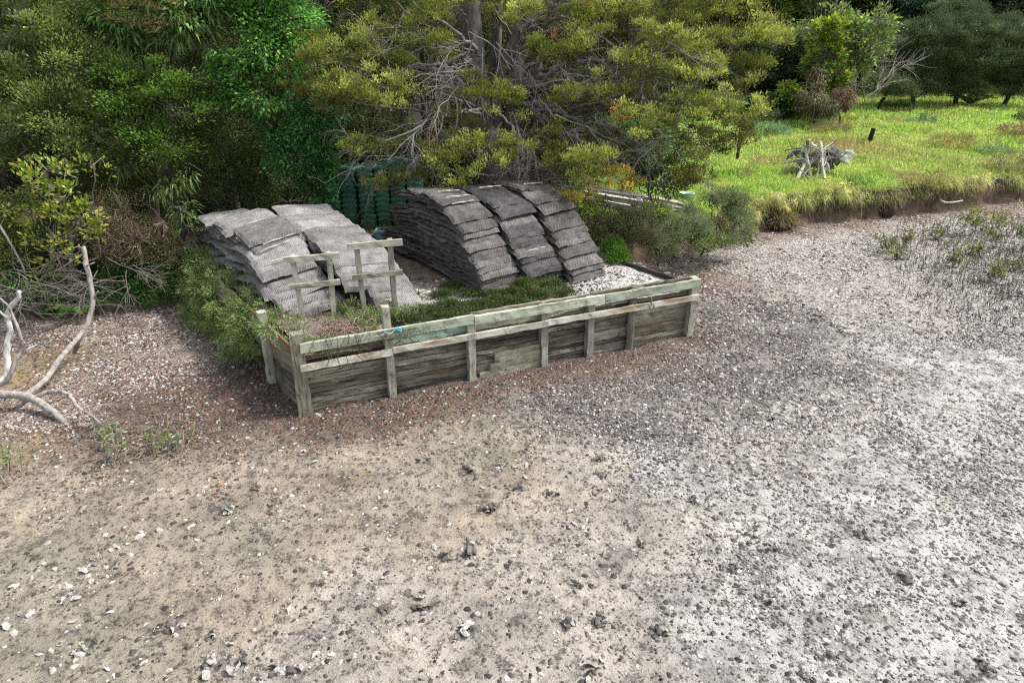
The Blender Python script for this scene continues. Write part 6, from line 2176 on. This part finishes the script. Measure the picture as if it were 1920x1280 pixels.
# drift line of bigger shells seen in the lower left of the photo, and strays over the bare mud
REG = [((20, 640, 1020, 1275), 46, 'loose white oyster shell on the bare tan mud in the front left', 'white shells on the front left mud'),
       ((640, 1150, 860, 1275), 30, 'loose white oyster shell on the pinkish mud in the front middle', 'white shells on the front middle mud'),
       ((1150, 1900, 860, 1275), 22, 'loose white oyster shell among dark shells in the front right', 'white shells among the front right shells'),
       ((250, 1000, 800, 1000), 34, 'loose white oyster shell on mud below the retaining wall', 'white shells on the mud below the wall')]
for (x0, x1, y0, y1), n, lab, g in REG:
    if 'front left' in lab:
        line = [(20, 1155), (40, 1145), (60, 1150), (95, 1105), (110, 1100), (125, 1090), (135, 1110), (150, 1070), (155, 1062), (165, 1055), (175, 1050), (185, 1045), (160, 1075), (170, 1085), (200, 1075), (205, 1025), (215, 1020), (225, 1022), (232, 1010), (245, 1030), (265, 1000), (275, 1003), (300, 990), (240, 1020), (140, 1115), (120, 1120), (10, 1172), (30, 1180), (145, 1230), (140, 1245), (150, 1240), (145, 1225)]
        for (a, b) in line:
            p = gp(a + rng.normal(0, 3), b + rng.normal(0, 3))
            shell_obj(p[0], p[1], rng.uniform(.05, .095), lab, g)
    for k in range(n):
        p = gp(rng.uniform(x0, x1), y0 + (y1 - y0) * rng.random())
        shell_obj(p[0], p[1], rng.uniform(.035, .075), lab, g)
# clumps of oysters grown together
CL = [(330, 1170), (400, 1195), (430, 1200), (450, 1245), (410, 1235), (385, 1250), (495, 1270), (520, 1255), (560, 1250), (610, 1085), (790, 1115), (880, 1035), (885, 1020), (835, 1045), (1080, 1100), (1065, 1165), (1120, 1160), (870, 1180), (720, 1145), (790, 1140), (160, 1215), (1205, 1020), (915, 955), (975, 915), (1035, 920), (880, 880), (1125, 865), (1130, 890), (1440, 1130), (1110, 1260), (600, 1190), (1560, 1230), (1700, 1080), (1450, 1030), (1620, 1000), (1800, 1130), (1300, 940), (1380, 1060), (150, 955), (420, 955), (480, 915), (1850, 1250), (1240, 1180)]
for i, (px, py) in enumerate(CL):
    p = gp(px, py)
    mb = MB()
    s0 = rng.uniform(.05, .085) * (1.25 if i in (14, 15, 16, 17, 20) else 1)
    nn = int(rng.integers(5, 11))
    for k in range(nn):
        _, V, Q, C_ = (SM[int(rng.integers(6))] if rng.random() < (.62 if px < 700 else .28) else DM[int(rng.integers(4))])
        R = np.array((Matrix.Rotation(rng.uniform(0, 2 * PI), 3, 'Z') @ Matrix.Rotation(rng.normal(0, .9), 3, 'X') @ Matrix.Rotation(rng.normal(0, .6), 3, 'Y')))
        sc = s0 * rng.uniform(.6, 1.2)
        c = np.array([rng.normal(0, s0 * .45), rng.normal(0, s0 * .4), abs(rng.normal(0, s0 * .35))])
        mb.add((V * sc) @ R.T + c, Q, None, C_ * rng.uniform(.6, 1.0))
    o = mb.obj('oyster_clump', M['shell'], None, False)
    o.location = (p[0], p[1], ground(p[0], p[1]))
    side = 'tan mud in the front left' if px < 640 else ('pinkish mud in the front middle' if px < 1250 else 'pale silt in the front right')
    tag(o, 'knobbly clump of oysters grown together on the ' + side, 'oyster clump', 'oyster clumps on the ' + side)

# everything smaller: chips, pebbles and broken shell strewn by zone
def chips(n, xr, yr, size, name, label, bias=1.0, zfun=None, zones=None, fill=None):
    x = rng.uniform(*xr, n)
    y = rng.uniform(*yr, n)
    if zones is None:
        Z = zone(x, y)
    else:
        Z = zones(x, y)
    pw, pd, pr = Z[:, 3] * .5, Z[:, 4], Z[:, 5] * .9
    tot = np.clip((pw + pd + pr), .02, 1) * bias
    # clustering
    cl = np.clip(.42 + 2.0 * fbm(x * 1.9, y * 1.9, 401, 4) + 1.3 * fbm(x * 6, y * 6, 405, 2), .03, 1.9)
    k = rng.random(n) < tot * cl
    if fill is not None:
        k &= fill(x, y)
    x, y, Z, pw, pd, pr = x[k], y[k], Z[k], pw[k], pd[k], pr[k]
    n = len(x)
    z = (mud_z(x, y) if zfun is None else zfun(x, y))
    m_ = 6
    th = np.linspace(0, 2 * PI, m_, endpoint=False)[None] + rng.uniform(0, 6, (n, 1))
    s = (size * np.clip(np.exp(rng.normal(0, .42, n)), .4, 1.75))[:, None]
    rad = s * .5 * (1 + .25 * np.cos(th) + rng.normal(0, .16, (n, m_)))
    el = rng.uniform(.5, .95, (n, 1))
    a = rng.uniform(0, 2 * PI, (n, 1))
    lx_, ly_ = rad * np.cos(th), rad * np.sin(th) * el
    tx, ty = rng.normal(0, .28, (n, 1)), rng.normal(0, .28, (n, 1))
    X = lx_ * np.cos(a) - ly_ * np.sin(a)
    Yy = lx_ * np.sin(a) + ly_ * np.cos(a)
    Zz = X * tx + Yy * ty + s * .10
    hgt = s[:, 0] * rng.uniform(.05, .26, n)
    ring = np.stack([x[:, None] + X, y[:, None] + Yy, z[:, None] + Zz], -1)
    low = np.stack([x[:, None] + X * .75, y[:, None] + Yy * .75, z[:, None] + Zz * .2 - s * .12], -1)
    mid = np.stack([x[:, None] + X * .5, y[:, None] + Yy * .5, z[:, None] + Zz + hgt[:, None] * .8], -1)
    V = np.concatenate([low, ring, np.stack([x + rng.normal(0, .1, n) * s[:, 0], y + rng.normal(0, .1, n) * s[:, 0], z + s[:, 0] * .1 + hgt], -1)[:, None]], 1)
    nv = 2 * m_ + 1
    j = np.arange(m_)
    k2 = (j + 1) % m_
    q = np.stack([j, k2, k2 + m_, j + m_], -1)
    t = np.stack([j + m_, k2 + m_, np.full(m_, 2 * m_)], -1)
    o = (np.arange(n) * nv)[:, None, None]
    r = rng.random(n) * (pw + pd + pr + 1e-6)
    wht = np.array([.48, .455, .43])
    c = np.where((r < pw)[:, None], wht * rng.uniform(.65, 1.15, (n, 1)), np.where((r < pw + pd)[:, None], np.array([.10, .09, .083]) * np.exp(rng.normal(0, .55, (n, 1))), np.array([.13, .082, .064]) * np.exp(rng.normal(0, .38, (n, 1))) * (1 + rng.normal(0, .12, (n, 3)))))
    # half buried ones wear the colour of the mud they lie in
    mw = (rng.random((n, 1)) < .45) * rng.uniform(.2, .8, (n, 1)) * (r > pw)[:, None]
    c = c * (1 - mw) + Z[:, :3] * .6 * mw
    me = new_mesh(name, V.reshape(-1, 3), [(q[None] + o).reshape(-1, 4), (t[None] + o).reshape(-1, 3)], M['shell'], np.repeat(np.clip(c, .01, .85), nv, 0))
    struct(link(name, me), 'stuff', label, 'shells')


def offplat(x, y):
    """not inside the platform and not up on the land"""
    s = (x - FL[0]) * e1[0] + (y - FL[1]) * e1[1]
    t = (x - FL[0]) * e2[0] + (y - FL[1]) * e2[1]
    ins = (t > -.06) & (s > SK * t - .06) & (s < 6.15 - .2 * t)
    return ~ins & (y < bank_y(x) + .05) & (np.abs(x) < 1.2 + y * .86)


chips(210000, (-5.5, 5.5), (3.0, 6.2), .022, 'broken_shell', 'broken shells and pebbles strewn over the near mud', .46, fill=offplat)
chips(260000, (-9, 9), (6.0, 10.5), .028, 'shell_gravel', 'shell gravel on the shore round the retaining wall', .85, fill=offplat)
chips(240000, (-11, 16), (10.2, 20), .038, 'shell_bank', 'shells covering the upper shore below the bank', .95, fill=offplat)
chips(12000, (-5.5, 5.5), (3.0, 6.5), .036, 'scattered_oysters', 'larger dark oysters scattered over the near mud', .42, fill=offplat)
chips(9000, (-9, 10), (6.2, 12), .05, 'scattered_oysters', 'larger oysters scattered over the middle shore', .42, fill=offplat)


def fz_(x, y):
    return np.full(len(x), PZ + .01)


def fill_zone(x, y):
    s = (x - FL[0]) * e1[0] + (y - FL[1]) * e1[1]
    t = (x - FL[0]) * e2[0] + (y - FL[1]) * e2[1]
    w = np.clip((s - 3.9) * 1.5, 0, 1) + np.exp(-((s - 2.4) / .5) ** 2 - ((t - 1.3) / .55) ** 2)
    w = np.clip(w, 0, 1)
    return np.stack([.3 + 0 * x, .27 + 0 * x, .25 + 0 * x, 1.5 * w, .12 + 0 * w, .02 + 0 * w, 0 * w], 1)


def fill_in(x, y):
    s = (x - FL[0]) * e1[0] + (y - FL[1]) * e1[1]
    t = (x - FL[0]) * e2[0] + (y - FL[1]) * e2[1]
    return (s > .3) & (s < 5.95 - .2 * t) & (t > .12) & (t < 2.6)


chips(26000, (-3.5, 3.5), (7.5, 13), .042, 'white_shell_fill', 'white shells covering the top of the platform', 1.0, fz_, fill_zone, fill_in)

# ------------------------------------------------------------------ daylight: bright haze, low strength sun from behind right
SUN_EL, SUN_AZ = math.radians(54), math.radians(80)      # azimuth clockwise from the view axis
w = bpy.data.worlds.new('World')
scene.world = w
w.use_nodes = True
t = w.node_tree
for n_ in list(t.nodes):
    t.nodes.remove(n_)
sky = t.nodes.new('ShaderNodeTexSky')
sky.sky_type = 'NISHITA'
sky.sun_disc = False
sky.sun_elevation = SUN_EL
sky.sun_rotation = SUN_AZ
sky.dust_density = 4.0
sky.air_density = 1.0
hs = t.nodes.new('ShaderNodeHueSaturation')
hs.inputs['Saturation'].default_value = .3
bg = t.nodes.new('ShaderNodeBackground')
bg.inputs['Strength'].default_value = .15
wo = t.nodes.new('ShaderNodeOutputWorld')
t.links.new(sky.outputs[0], hs.inputs['Color'])
t.links.new(hs.outputs[0], bg.inputs['Color'])
t.links.new(bg.outputs[0], wo.inputs['Surface'])
sd2 = bpy.data.lights.new('sun', 'SUN')
sd2.energy = 2.3
sd2.angle = math.radians(6)
sd2.color = (1.0, .95, .87)
so = bpy.data.objects.new('sun', sd2)
COL.objects.link(so)
dv = Vector((math.sin(SUN_AZ) * math.cos(SUN_EL), math.cos(SUN_AZ) * math.cos(SUN_EL), math.sin(SUN_EL)))
so.rotation_euler = (-dv).to_track_quat('-Z', 'Y').to_euler()
so.location = tuple(dv * 60)

scene.view_settings.view_transform = 'Standard'
scene.view_settings.look = 'None'
scene.view_settings.exposure = 0.88
scene.view_settings.gamma = 1.0
scene.cycles.use_denoising = False
scene.cycles.filter_width = 1.2
scene.cycles.max_bounces = 6
scene.cycles.diffuse_bounces = 3
scene.cycles.glossy_bounces = 2
scene.cycles.transmission_bounces = 4
